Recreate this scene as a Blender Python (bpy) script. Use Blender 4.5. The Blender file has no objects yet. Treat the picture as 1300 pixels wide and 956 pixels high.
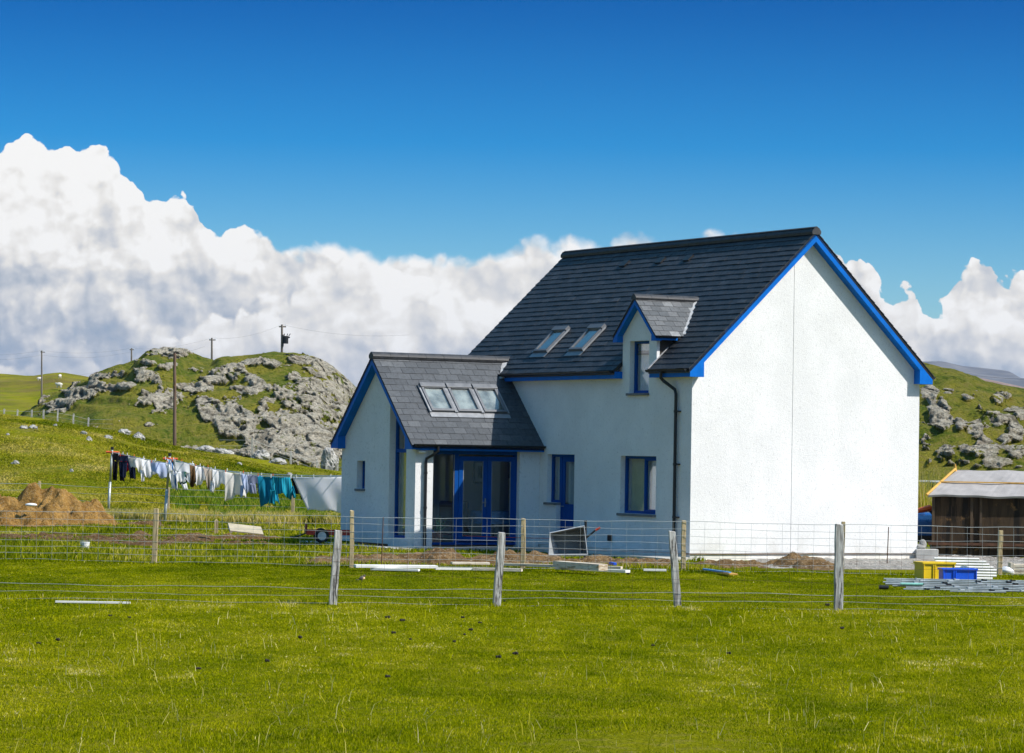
import bpy, math, random
import numpy as np
from mathutils import Vector, Matrix

random.seed(7)
RS = np.random.RandomState(11)
COL = bpy.context.scene.collection
R = math.radians

# ------------------------------------------------------------------ camera constants
F_PX, PITCH, ROLL, CAM_H = 3864.68, 0.0256, 0.0166, 2.2286
HA = 0.5162                       # yaw of the house
HO = Vector((3.8926, 65.7246, 0))  # near front corner of the house
SUN_EL = R(44.5)
SUN_AZ = -(math.pi/2 - HA) + R(40)   # angle from +X


def ray(x, y):
    U, V = x-650, 478-y
    c, s = math.cos(ROLL), math.sin(ROLL)
    u, v = c*U-s*V, s*U+c*V
    a, b = u/F_PX, v/F_PX
    c, s = math.cos(PITCH), math.sin(PITCH)
    return Vector((a, c-s*b, s+c*b))


def atY(x, y, Y):
    """real-world point seen at a photo position, at a given distance"""
    d = ray(x, y)
    return d*(Y/d.y)+Vector((0, 0, CAM_H))


# ------------------------------------------------------------------ numpy noise
def _hash(ix, iy, iz, seed=0):
    n = (ix.astype(np.int64)*374761393+iy.astype(np.int64)*668265263+iz.astype(np.int64)*2147483647+seed*974634777) & 0xffffffff
    n = ((n ^ (n >> 13))*1274126177) & 0xffffffff
    n = (n ^ (n >> 16))
    return (n & 0xffff)/65535.0


def vnoise(x, y, z=None, seed=0):
    if z is None:
        z = np.zeros_like(x)
    ix, iy, iz = np.floor(x), np.floor(y), np.floor(z)
    fx, fy, fz = x-ix, y-iy, z-iz
    fx, fy, fz = [t*t*(3-2*t) for t in (fx, fy, fz)]
    r = 0
    for dx in (0, 1):
        for dy in (0, 1):
            for dz in (0, 1):
                w = (fx if dx else 1-fx)*(fy if dy else 1-fy)*(fz if dz else 1-fz)
                r = r+w*_hash(ix+dx, iy+dy, iz+dz, seed)
    return r*2-1


def fbm(x, y, z=None, octv=5, seed=0, gain=.5, lac=2.03):
    a, r, f = 1.0, 0, 1.0
    if z is None:
        z = np.zeros_like(x)
    for i in range(octv):
        r = r+a*vnoise(x*f, y*f, z*f, seed+i*17)
        a *= gain
        f *= lac
    return r


def voro(x, y, z, seed=0):
    """F1, F2 and the cell value"""
    ix, iy, iz = np.floor(x), np.floor(y), np.floor(z)
    f1 = np.full(x.shape, 9.0)
    f2 = np.full(x.shape, 9.0)
    cv = np.zeros(x.shape)
    for dx in (-1, 0, 1):
        for dy in (-1, 0, 1):
            for dz in (-1, 0, 1):
                cx, cy, cz = ix+dx, iy+dy, iz+dz
                px = cx+_hash(cx, cy, cz, seed+1)
                py = cy+_hash(cx, cy, cz, seed+2)
                pz = cz+_hash(cx, cy, cz, seed+3)
                d = np.sqrt((px-x)**2+(py-y)**2+(pz-z)**2)
                h = _hash(cx, cy, cz, seed+4)
                m = d < f1
                f2 = np.where(m, f1, np.minimum(f2, d))
                cv = np.where(m, h, cv)
                f1 = np.where(m, d, f1)
    return f1, f2, cv


def sstep(a, b, x):
    t = np.clip((x-a)/(b-a), 0, 1)
    return t*t*(3-2*t)


# ------------------------------------------------------------------ object helpers
def link(o, parent=None):
    COL.objects.link(o)
    if parent is not None:
        o.parent = parent
    return o


def tag(o, label=None, cat=None, group=None, kind=None):
    if label:
        o['label'] = label
    if cat:
        o['category'] = cat
    if group:
        o['group'] = group
    if kind:
        o['kind'] = kind
    return o


def thing(name, label, cat, loc=(0, 0, 0), rz=0, group=None):
    o = bpy.data.objects.new(name, None)
    o.empty_display_size = .2
    link(o)
    o.location = loc
    o.rotation_euler = (0, 0, rz)
    return tag(o, label, cat, group)


def copy_tree(o, parent=None):
    c = o.copy()
    link(c)
    if parent is not None:
        c.parent = parent
    for ch in [x for x in list(bpy.data.objects) if x.parent == o]:
        copy_tree(ch, c)
    return c


class MB:
    """collects vertices and faces of one mesh"""

    def __init__(s):
        s.v, s.f = [], []

    def add(s, vs, fs):
        n = len(s.v)
        s.v += [tuple(v) for v in vs]
        s.f += [tuple(i+n for i in f) for f in fs]
        return s

    def box(s, x0, x1, y0, y1, z0, z1, rz=0, c=None, M=None):
        vs = [Vector((x, y, z)) for z in (z0, z1) for y in (y0, y1) for x in (x0, x1)]
        if rz:
            m = Matrix.Rotation(rz, 3, 'Z')
            cc = Vector(c) if c else Vector(((x0+x1)/2, (y0+y1)/2, 0))
            vs = [m @ (v-cc)+cc for v in vs]
        if M is not None:
            vs = [M @ v for v in vs]
        return s.add(vs, [(0, 2, 3, 1), (4, 5, 7, 6), (0, 1, 5, 4), (2, 6, 7, 3), (0, 4, 6, 2), (1, 3, 7, 5)])

    def prism(s, pts, ax, a0, a1):
        """polygon in the two other axes, extruded along axis ax (0,1,2)"""
        def P(p, a):
            if ax == 0:
                return (a, p[0], p[1])
            if ax == 1:
                return (p[0], a, p[1])
            return (p[0], p[1], a)
        n = len(pts)
        vs = [P(p, a0) for p in pts]+[P(p, a1) for p in pts]
        ar = sum(pts[i][0]*pts[(i+1) % n][1]-pts[(i+1) % n][0]*pts[i][1] for i in range(n))
        flip = (ar > 0) ^ (ax == 1)
        fs = [tuple(range(n)), tuple(range(2*n-1, n-1, -1))]+[(i, i+n, (i+1) % n+n, (i+1) % n) for i in range(n)]
        if not (ar > 0) ^ (ax == 1):
            pass
        if flip:
            fs = [tuple(reversed(f)) for f in fs]
        return s.add(vs, fs)

    def tube(s, pts, r, seg=8, caps=True, r1=None):
        pts = [Vector(p) for p in pts]
        n = len(pts)
        rings = []
        up = Vector((0, 0, 1))
        prev = None
        for i, p in enumerate(pts):
            t = (pts[min(i+1, n-1)]-pts[max(i-1, 0)])
            if t.length < 1e-9:
                t = Vector((0, 0, 1))
            t.normalize()
            if prev is None:
                a = t.cross(up)
                if a.length < .1:
                    a = t.cross(Vector((1, 0, 0)))
            else:
                a = prev-t*prev.dot(t)
            a.normalize()
            prev = a
            b = t.cross(a)
            rr = r if r1 is None else r+(r1-r)*i/(n-1)
            rings.append([p+(a*math.cos(k*2*math.pi/seg)+b*math.sin(k*2*math.pi/seg))*rr for k in range(seg)])
        vs = [v for g in rings for v in g]
        fs = []
        for i in range(n-1):
            for k in range(seg):
                k2 = (k+1) % seg
                fs.append((i*seg+k, i*seg+k2, (i+1)*seg+k2, (i+1)*seg+k))
        if caps:
            fs.append(tuple(reversed(range(seg))))
            fs.append(tuple((n-1)*seg+k for k in range(seg)))
        return s.add(vs, fs)

    def ellipsoid(s, c, r, seg=14, rings=9, M=None):
        vs, fs = [], []
        for i in range(rings+1):
            th = math.pi*i/rings
            for k in range(seg):
                ph = 2*math.pi*k/seg
                v = Vector((r[0]*math.sin(th)*math.cos(ph), r[1]*math.sin(th)*math.sin(ph), r[2]*math.cos(th)))
                if M is not None:
                    v = M @ v
                vs.append(v+Vector(c))
        for i in range(rings):
            for k in range(seg):
                k2 = (k+1) % seg
                fs.append((i*seg+k, (i+1)*seg+k, (i+1)*seg+k2, i*seg+k2))
        return s.add(vs, fs)

    def build(s, name, mat, parent=None, smooth=False, bevel=0):
        me = bpy.data.meshes.new(name)
        me.from_pydata(s.v, [], s.f)
        me.update()
        if smooth:
            me.polygons.foreach_set('use_smooth', [True]*len(me.polygons))
        me.materials.append(mat)
        o = bpy.data.objects.new(name, me)
        link(o, parent)
        if bevel:
            m = o.modifiers.new('b', 'BEVEL')
            m.width = bevel
            m.segments = 2
            m.limit_method = 'ANGLE'
        return o


def npmesh(name, V, Fq, mat, attrs=None, smooth=True, parent=None, colors=None):
    """fast mesh from numpy vertices (n,3) and faces (m,3 or 4)"""
    me = bpy.data.meshes.new(name)
    k = Fq.shape[1]
    me.vertices.add(len(V))
    me.vertices.foreach_set('co', V.astype(np.float32).ravel())
    me.loops.add(len(Fq)*k)
    me.loops.foreach_set('vertex_index', Fq.astype(np.int32).ravel())
    me.polygons.add(len(Fq))
    me.polygons.foreach_set('loop_start', np.arange(0, len(Fq)*k, k, dtype=np.int32))
    me.polygons.foreach_set('loop_total', np.full(len(Fq), k, dtype=np.int32))
    if smooth:
        me.polygons.foreach_set('use_smooth', np.ones(len(Fq), dtype=bool))
    me.update(calc_edges=True)
    for an, av in (attrs or {}).items():
        a = me.attributes.new(an, 'FLOAT', 'POINT')
        a.data.foreach_set('value', av.astype(np.float32).ravel())
    me.materials.append(mat)
    o = bpy.data.objects.new(name, me)
    link(o, parent)
    return o


def gridfaces(nr, nc):
    i = np.arange(nr-1)[:, None]*nc+np.arange(nc-1)[None, :]
    i = i.ravel()
    return np.stack([i, i+1, i+nc+1, i+nc], 1)


# ------------------------------------------------------------------ materials
MATS = {}


class NT:
    def __init__(s, nt):
        s.nt = nt

    def n(s, t, **kw):
        nd = s.nt.nodes.new(t)
        ins = kw.pop('ins', {})
        for k, v in kw.items():
            setattr(nd, k, v)
        for k, v in ins.items():
            s.set(nd.inputs[k], v)
        return nd

    def set(s, inp, v):
        if isinstance(v, bpy.types.NodeSocket):
            s.nt.links.new(v, inp)
        elif isinstance(v, bpy.types.Node):
            s.nt.links.new(v.outputs[0], inp)
        else:
            if isinstance(v, tuple) and len(v) == 3 and inp.type == 'RGBA':
                v = v+(1,)
            inp.default_value = v

    def math(s, op, a, b=0.0, c=None, clamp=False):
        nd = s.nt.nodes.new('ShaderNodeMath')
        nd.operation = op
        nd.use_clamp = clamp
        s.set(nd.inputs[0], a)
        s.set(nd.inputs[1], b)
        if c is not None:
            s.set(nd.inputs[2], c)
        return nd.outputs[0]

    def maprange(s, v, a, b, c=0.0, d=1.0, smooth=True):
        nd = s.nt.nodes.new('ShaderNodeMapRange')
        if smooth:
            nd.interpolation_type = 'SMOOTHSTEP'
        for i, x in enumerate((v, a, b, c, d)):
            s.set(nd.inputs[i], x)
        return nd.outputs[0]

    def mix(s, f, a, b, mode='MIX'):
        nd = s.nt.nodes.new('ShaderNodeMix')
        nd.data_type = 'RGBA'
        nd.blend_type = mode
        s.set(nd.inputs[0], f)
        s.set(nd.inputs[6], a)
        s.set(nd.inputs[7], b)
        return nd.outputs[2]

    def noise(s, vec, scale, detail=4, rough=.55, dist=0.0, dim='3D'):
        nd = s.nt.nodes.new('ShaderNodeTexNoise')
        nd.noise_dimensions = dim
        if vec is not None:
            s.set(nd.inputs['Vector'], vec)
        s.set(nd.inputs['Scale'], scale)
        nd.inputs['Detail'].default_value = detail
        nd.inputs['Roughness'].default_value = rough
        nd.inputs['Distortion'].default_value = dist
        return nd

    def voronoi(s, vec, scale, feature='F1', **kw):
        nd = s.nt.nodes.new('ShaderNodeTexVoronoi')
        nd.feature = feature
        if kw.pop('flat', False):
            nd.voronoi_dimensions = '2D'
        s.set(nd.inputs['Vector'], vec)
        s.set(nd.inputs['Scale'], scale)
        for k, v in kw.items():
            s.set(nd.inputs[k], v)
        return nd

    def ramp(s, f, stops, interp='LINEAR'):
        nd = s.nt.nodes.new('ShaderNodeValToRGB')
        nd.color_ramp.interpolation = interp
        e = nd.color_ramp.elements
        while len(e) < len(stops):
            e.new(.5)
        for i, (p, c) in enumerate(stops):
            e[i].position = p
            e[i].color = tuple(c)+(1,) if len(c) == 3 else c
        s.set(nd.inputs[0], f)
        return nd.outputs[0]


def newmat(name):
    m = bpy.data.materials.new(name)
    m.use_nodes = True
    m.node_tree.nodes.clear()
    t = NT(m.node_tree)
    out = t.n('ShaderNodeOutputMaterial')
    MATS[name] = m
    return m, t, out


def pbr(name, col, rough=.7, metal=0.0, var=.15, nscale=6.0, bump=0.0, bscale=40.0, spec=.5, coat=0.0, dirt=None, sub=0.0):
    """Principled material with noise-driven colour variation, optional dirt patches and bump"""
    m, t, out = newmat(name)
    tc = t.n('ShaderNodeTexCoord').outputs['Object']
    nz = t.noise(tc, nscale, 6)
    lo = tuple(c*(1-var) for c in col)
    hi = tuple(min(1, c*(1+var)) for c in col)
    c = t.mix(t.maprange(nz.outputs[0], .3, .7), lo, hi)
    if dirt:
        n2 = t.noise(tc, nscale*.35, 8, .65)
        c = t.mix(t.maprange(n2.outputs[0], .5, .72, 0, dirt[1]), c, dirt[0])
    b = t.n('ShaderNodeBsdfPrincipled', ins={'Base Color': c, 'Metallic': metal, 'Specular IOR Level': spec, 'Coat Weight': coat})
    t.set(b.inputs['Roughness'], t.maprange(nz.outputs[0], .2, .8, max(0, rough-.08), min(1, rough+.08)))
    if bump:
        bp = t.n('ShaderNodeBump', ins={'Strength': 1.0, 'Distance': bump, 'Height': t.noise(tc, bscale, 5, .6).outputs[0]})
        t.set(b.inputs['Normal'], bp)
    t.set(out.inputs[0], b)
    return m


def glassmat(name, tint=(.9, .93, .95), refl=1.0):
    m, t, out = newmat(name)
    lw = t.n('ShaderNodeLayerWeight', ins={'Blend': .5})
    fr = t.n('ShaderNodeMapRange', ins={0: t.math('POWER', lw.outputs['Facing'], 4.0), 3: .045, 4: 1.0})
    tr = t.n('ShaderNodeBsdfTransparent', ins={'Color': tint})
    gl = t.n('ShaderNodeBsdfGlossy', ins={'Color': (1, 1, 1), 'Roughness': .02})
    mx = t.n('ShaderNodeMixShader', ins={0: t.math('MULTIPLY', fr.outputs[0], 1.5*refl, clamp=True), 1: tr, 2: gl})
    t.set(out.inputs[0], mx)
    return m


# render (wet-dash): white with fine pebbly bump, faint runs
def render_mat():
    m, t, out = newmat('white_render')
    tc = t.n('ShaderNodeTexCoord').outputs['Object']
    big = t.noise(tc, .9, 6, .6)
    mp = t.n('ShaderNodeMapping', ins={'Vector': tc, 'Scale': (6.0, 6.0, .35)})
    runs = t.noise(mp.outputs[0], 1.2, 6, .6)
    base = t.mix(t.maprange(big.outputs[0], .35, .7), (.72, .72, .71), (.80, .80, .79))
    base = t.mix(t.maprange(runs.outputs[0], .55, .8, 0, .14), base, (.52, .51, .48))
    spk = t.noise(tc, 15.0, 5, .8)
    base = t.mix(t.maprange(spk.outputs[0], .54, .68, 0, .55), base, (.42, .42, .41))
    z = t.n('ShaderNodeSeparateXYZ', ins={0: tc}).outputs[2]
    lowd = t.math('MULTIPLY', t.maprange(z, .75, .1, 0, 1), t.maprange(t.noise(tc, 2.2, 6, .7).outputs[0], .42, .7, 0, .35))
    base = t.mix(lowd, base, (.42, .38, .30))
    b = t.n('ShaderNodeBsdfPrincipled', ins={'Base Color': base, 'Roughness': .9, 'Specular IOR Level': .2})
    v = t.voronoi(tc, 55.0)
    h = t.math('ADD', t.math('MULTIPLY', v.outputs['Distance'], -.6), t.noise(tc, 13.0, 7, .75).outputs[0])
    bp = t.n('ShaderNodeBump', ins={'Strength': .55, 'Distance': .010, 'Height': h})
    t.set(b.inputs['Normal'], bp)
    t.set(out.inputs[0], b)
    return m


def slate_mat(name, lo, hi, light, rough=.5):
    m, t, out = newmat(name)
    at = t.n('ShaderNodeAttribute', attribute_name='tone').outputs['Fac']
    tc = t.n('ShaderNodeTexCoord').outputs['Object']
    c = t.ramp(at, [(0, lo), (.72, hi), (.9, hi), (1.0, light)])
    n = t.noise(tc, 14.0, 6, .65)
    c = t.mix(t.maprange(n.outputs[0], .35, .7, .0, .45), c, tuple(x*.55 for x in lo))
    lich = t.noise(tc, 5.0, 9, .75)
    c = t.mix(t.maprange(lich.outputs[0], .64, .72, 0, .35), c, (.16, .17, .16))
    b = t.n('ShaderNodeBsdfPrincipled', ins={'Base Color': c, 'Specular IOR Level': .5})
    t.set(b.inputs['Roughness'], t.maprange(n.outputs[0], .2, .8, rough-.1, rough+.15))
    bp = t.n('ShaderNodeBump', ins={'Strength': .6, 'Distance': .006, 'Height': t.noise(tc, 40.0, 5, .7).outputs[0]})
    t.set(b.inputs['Normal'], bp)
    t.set(out.inputs[0], b)
    return m


def ground_mat(name='pasture_ground'):
    m, t, out = newmat(name)
    tc = t.n('ShaderNodeNewGeometry').outputs['Position']
    f = t.noise(tc, 3.5, 8, .65)
    mp = t.n('ShaderNodeMapping', ins={'Vector': tc, 'Scale': (.25, .11, .25)})
    big = t.noise(mp.outputs[0], 1.0, 6, .6)
    fine = t.noise(tc, 22.0, 4, .7)
    c = t.mix(t.maprange(big.outputs[0], .35, .65), (.14, .175, .003), (.28, .265, .010))
    c = t.mix(t.maprange(f.outputs[0], .46, .68, 0, .8), c, (.29, .25, .05))
    c = t.mix(t.maprange(fine.outputs[0], .45, .7, 0, .6), c, (.09, .13, .002))
    # heathery, drier ground further out
    y = t.n('ShaderNodeSeparateXYZ', ins={0: tc}).outputs[1]
    dry = t.math('MULTIPLY', t.maprange(y, 100, 150), t.maprange(t.noise(tc, .16, 8, .65).outputs[0], .45, .66, 0, .75))
    c = t.mix(dry, c, (.20, .165, .055))
    far = t.math('MULTIPLY', t.maprange(y, 330, 480), t.maprange(t.noise(tc, .025, 8, .7).outputs[0], .42, .62, 0, .6))
    c = t.mix(far, c, (.14, .095, .045))
    b = t.n('ShaderNodeBsdfPrincipled', ins={'Base Color': c, 'Roughness': .95, 'Specular IOR Level': 0.0})
    bh = t.math('ADD', t.math('MULTIPLY', f.outputs[0], .7), t.math('MULTIPLY', fine.outputs[0], .3))
    bp = t.n('ShaderNodeBump', ins={'Strength': 1.0, 'Distance': .25, 'Height': bh})
    t.set(b.inputs['Normal'], bp)
    t.set(out.inputs[0], b)
    return m


def hill_mat():
    m, t, out = newmat('rocky_hill')
    tc = t.n('ShaderNodeNewGeometry').outputs['Position']
    rk = t.n('ShaderNodeAttribute', attribute_name='rock').outputs['Fac']
    cr = t.n('ShaderNodeAttribute', attribute_name='crack').outputs['Fac']
    # grass
    g1 = t.noise(tc, .22, 8, .62)
    g2 = t.noise(tc, 2.2, 6, .7)
    g = t.mix(t.maprange(g1.outputs[0], .38, .62), (.13, .185, .006), (.31, .285, .026))
    g = t.mix(t.maprange(g2.outputs[0], .46, .62, 0, .7), g, (.30, .25, .06))
    g = t.mix(t.maprange(g2.outputs[0], .48, .34, 0, .8), g, (.04, .065, .004))
    # rock
    r1 = t.noise(tc, 1.3, 9, .7)
    r2 = t.noise(tc, 5.5, 8, .75)
    r = t.mix(t.maprange(r1.outputs[0], .35, .66), (.48, .43, .33), (.76, .68, .52))
    r = t.mix(t.maprange(r2.outputs[0], .50, .60, 0, .8), r, (.78, .73, .61))  # cream flecks painted as sunlit highlights
    r = t.mix(t.maprange(r2.outputs[0], .44, .33, 0, .8), r, (.085, .08, .065))  # dark flecks painted as the shadows beside them
    mps = t.n('ShaderNodeMapping', ins={'Vector': tc, 'Rotation': (0, .6, 0), 'Scale': (3.2, 1.5, 9.0)})
    r4 = t.noise(mps.outputs[0], .8, 8, .7, .5)
    r = t.mix(t.maprange(r4.outputs[0], .48, .40, 0, .5), r, (.12, .11, .09))
    r = t.mix(t.maprange(r4.outputs[0], .56, .66, 0, .6), r, (.82, .77, .65))
    r3 = t.noise(tc, .55, 6, .6)
    r = t.mix(t.maprange(r3.outputs[0], .60, .72, 0, .40), r, (.50, .34, .22))
    r = t.mix(t.maprange(r3.outputs[0], .44, .34, 0, .4), r, (.17, .17, .06))
    r = t.mix(t.math('MULTIPLY', cr, .8), r, (.06, .055, .04))
    k = t.math('ADD', rk, t.math('MULTIPLY', t.math('SUBTRACT', r1.outputs[0], .5), 1.3))
    k = t.math('ADD', k, t.math('MULTIPLY', t.math('SUBTRACT', r2.outputs[0], .5), .9))
    gm = t.noise(tc, .8, 7, .7)
    k = t.math('SUBTRACT', k, t.maprange(gm.outputs[0], .50, .66, 0, .75))
    k = t.maprange(k, .38, .50)
    c = t.mix(k, g, r)
    b = t.n('ShaderNodeBsdfPrincipled', ins={'Base Color': c, 'Roughness': .92, 'Specular IOR Level': .15})
    bh = t.math('ADD', r2.outputs[0], t.math('MULTIPLY', r1.outputs[0], 1.5))
    bp = t.n('ShaderNodeBump', ins={'Strength': 1.0, 'Distance': .6, 'Height': bh})
    t.set(b.inputs['Normal'], bp)
    t.set(out.inputs[0], b)
    return m


def blade_mat(name, stops):
    m, t, out = newmat(name)
    at = t.n('ShaderNodeAttribute', attribute_name='tone').outputs['Fac']
    c = t.ramp(at, stops)
    d = t.n('ShaderNodeBsdfPrincipled', ins={'Base Color': c, 'Roughness': .9, 'Specular IOR Level': 0.0})
    tl = t.n('ShaderNodeBsdfTranslucent', ins={'Color': c})
    t.set(out.inputs[0], t.n('ShaderNodeMixShader', ins={0: .42, 1: d, 2: tl}))
    return m


def soil_mat(name, a, b_, c_, peb=.3):
    m, t, out = newmat(name)
    tc = t.n('ShaderNodeNewGeometry').outputs['Position']
    n1 = t.noise(tc, 2.5, 8, .7)
    n2 = t.noise(tc, 14.0, 6, .7)
    c = t.mix(t.maprange(n1.outputs[0], .38, .64), a, b_)
    c = t.mix(t.maprange(n2.outputs[0], .52, .68, 0, .8), c, c_)
    c = t.mix(t.maprange(n2.outputs[0], .44, .3, 0, .7), c, tuple(x*.3 for x in a))  # hollows darkened in the colour to strengthen their shading
    v = t.voronoi(tc, 9.0)
    c = t.mix(t.maprange(v.outputs['Distance'], .26, .18, 0, peb), c, (.42, .38, .32))
    b = t.n('ShaderNodeBsdfPrincipled', ins={'Base Color': c, 'Roughness': .95, 'Specular IOR Level': .1})
    bp = t.n('ShaderNodeBump', ins={'Strength': 1.0, 'Distance': .14, 'Height': t.math('ADD', n2.outputs[0], n1.outputs[0])})
    t.set(b.inputs['Normal'], bp)
    t.set(out.inputs[0], b)
    return m


def wood_mat(name, lo, hi, dark, sx=30, sz=1.6):
    m, t, out = newmat(name)
    tc = t.n('ShaderNodeTexCoord').outputs['Object']
    mp = t.n('ShaderNodeMapping', ins={'Vector': tc, 'Scale': (sx, sx, sz)})
    g = t.noise(mp.outputs[0], 1.0, 6, .65, .6)
    c = t.mix(t.maprange(g.outputs[0], .35, .65), lo, hi)
    g2 = t.noise(mp.outputs[0], .6, 6, .7)
    c = t.mix(t.maprange(g2.outputs[0], .53, .60, 0, .9), c, dark)
    g3 = t.noise(tc, 3.0, 5, .6)
    c = t.mix(t.maprange(g3.outputs[0], .6, .7, 0, .45), c, (.30, .16, .05))
    b = t.n('ShaderNodeBsdfPrincipled', ins={'Base Color': c, 'Roughness': .85, 'Specular IOR Level': .2})
    bp = t.n('ShaderNodeBump', ins={'Strength': .8, 'Distance': .012, 'Height': g.outputs[0]})
    t.set(b.inputs['Normal'], bp)
    t.set(out.inputs[0], b)
    return m


def mountain_mat(name, a, b_):
    m, t, out = newmat(name)
    tc = t.n('ShaderNodeNewGeometry').outputs['Position']
    n = t.noise(tc, .006, 8, .65)
    c = t.mix(t.maprange(n.outputs[0], .4, .62), a, b_)
    t.set(out.inputs[0], t.n('ShaderNodeBsdfDiffuse', ins={'Color': c}))
    return m


M_RENDER = render_mat()
M_PLINTH = pbr('plinth_render', (.78, .75, .68), .9, var=.10, nscale=3, bump=.006, dirt=((.45, .38, .28), .35))
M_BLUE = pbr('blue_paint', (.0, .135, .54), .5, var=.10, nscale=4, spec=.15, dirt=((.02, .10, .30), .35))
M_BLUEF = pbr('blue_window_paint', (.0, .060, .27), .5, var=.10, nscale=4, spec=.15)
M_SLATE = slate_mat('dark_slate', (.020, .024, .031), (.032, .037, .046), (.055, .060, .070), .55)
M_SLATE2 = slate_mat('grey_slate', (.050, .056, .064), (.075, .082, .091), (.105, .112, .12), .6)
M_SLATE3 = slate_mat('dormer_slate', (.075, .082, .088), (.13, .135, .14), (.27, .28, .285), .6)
M_BLACK = pbr('black_plastic', (.012, .012, .013), .4, var=.1)
M_RIDGE = pbr('ridge_tile', (.035, .036, .040), .6, var=.35, nscale=5, bump=.004)
M_LEAD = pbr('lead_flashing', (.50, .49, .48), .5, var=.2, nscale=8)
M_CLAD = pbr('dark_cladding', (.035, .028, .024), .7, var=.3)
M_WHITE = pbr('white_trim', (.78, .78, .78), .4, var=.04)
M_SILL = pbr('stone_sill', (.16, .16, .165), .85, var=.2, nscale=12)
M_ALU = pbr('grey_aluminium', (.15, .155, .165), .5, .3, var=.12)
M_ALUL = pbr('pale_aluminium', (.26, .27, .285), .5, .3, var=.12)
M_GLASS = glassmat('window_glass')
M_GLASS2 = glassmat('skylight_glass', (.92, .93, .92), 1.0)
M_ROOM = pbr('room_plaster', (.80, .76, .66), .9, var=.04, nscale=1)
M_FLOORI = pbr('room_floor', (.28, .19, .11), .5, var=.2)
M_CURT = pbr('curtain_cloth', (.75, .73, .68), .9, var=.06, nscale=5)
M_CONC = pbr('pale_concrete', (.50, .48, .44), .9, var=.15, nscale=4, bump=.006, dirt=((.3, .24, .17), .5))
M_GROUND = ground_mat()
M_HILL = hill_mat()
M_SOIL = soil_mat('brown_soil', (.13, .072, .03), (.24, .145, .065), (.36, .25, .14), .5)
M_SOILR = soil_mat('orange_soil', (.27, .145, .035), (.50, .29, .085), (.44, .31, .16), .2)
M_GRAVEL = soil_mat('grey_gravel', (.34, .31, .27), (.56, .52, .46), (.72, .68, .62), .5)
M_POST = wood_mat('new_fence_timber', (.42, .32, .17), (.60, .48, .28), (.26, .19, .10))
M_OLDPOST = wood_mat('weathered_timber', (.26, .24, .22), (.66, .64, .60), (.04, .033, .03), 22, 2.2)
M_POLE = wood_mat('pole_timber', (.12, .075, .055), (.20, .135, .10), (.06, .04, .03), 12, .6)
M_POLEG = wood_mat('grey_pole_timber', (.15, .13, .11), (.24, .21, .18), (.07, .06, .05), 12, .6)
M_WIRE = pbr('galvanised_wire', (.48, .50, .49), .4, .4, var=.15, nscale=2)
M_RUST = pbr('rusty_steel', (.10, .045, .025), .8, .2, var=.3)
M_CABLE = pbr('overhead_cable', (.06, .06, .065), .6)
M_PLANK = wood_mat('bare_timber', (.60, .50, .38), (.78, .70, .58), (.36, .25, .14), 3, 20)
M_PLANKW = pbr('white_board', (.82, .80, .76), .7, var=.08, nscale=3, dirt=((.5, .42, .3), .4))
M_GALV = pbr('galvanised_tube', (.40, .43, .42), .42, .5, var=.25, nscale=5, dirt=((.30, .30, .27), .5))
M_YEL = pbr('yellow_plastic', (.80, .55, .008), .45, var=.06)
M_BLUP = pbr('blue_plastic', (.008, .10, .72), .4, var=.06)
M_SHEDW = wood_mat('creosoted_boards', (.030, .020, .012), (.065, .042, .024), (.012, .010, .008), 7, .8)
M_FELT = pbr('grey_roofing_felt', (.34, .32, .31), .95, var=.12, nscale=3, bump=.004, dirt=((.22, .21, .2), .6))
M_OCHRE = pbr('ochre_board', (.60, .33, .06), .7, var=.15)
M_ORANGE = pbr('orange_paint', (.72, .13, .03), .5, var=.1)
M_NAVY = pbr('blue_van_paint', (.02, .10, .32), .3, var=.05, coat=.5)
M_LAMP = pbr('headlamp_lens', (.75, .78, .82), .15, var=.05)
M_RED = pbr('red_paint', (.50, .035, .012), .45, var=.12)
M_TYRE = pbr('tyre_rubber', (.02, .02, .02), .8, var=.2)
M_HUB = pbr('wheel_hub', (.6, .6, .58), .4, .3)
M_WOOL = pbr('sheep_wool', (.70, .66, .58), .95, var=.1, bump=.02, bscale=20)
M_STEEL = pbr('dull_steel', (.50, .53, .54), .5, .35, var=.1, nscale=4)
M_TRAY_SHADE = pbr('shaded_tray_sheet', (.20, .23, .22), .55, .2, var=.12, nscale=5)  # darker copy of the steel: shade inside the tray put into the colour

# ================================================================== HOUSE
W_, L_ = 6.111, 10.44
EO, VO = .22, .20                   # overhang at gable, at eaves
MS = .949                           # slope of the main roof
RID = W_/2


def zmain(v):
    return 4.16+(v+VO)*MS


XW0, XW1, XV = -10.29, -6.5, -3.29   # the wing
XC = (XW0+XW1)/2
MX = .98


def zwing(u):
    return 2.42+MX*(abs(-6.295-XC)-abs(u-XC))


DC, DH = -2.16, .90                  # dormer centre and half width of its roof
MD = .955


def zdorm(u):
    return 4.90+MD*(DH-abs(u-DC))


house = thing('house', 'white rendered house with dark slate roof, dormer, side wing and bright blue trim', 'house', HO, -(math.pi/2-HA))


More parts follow.
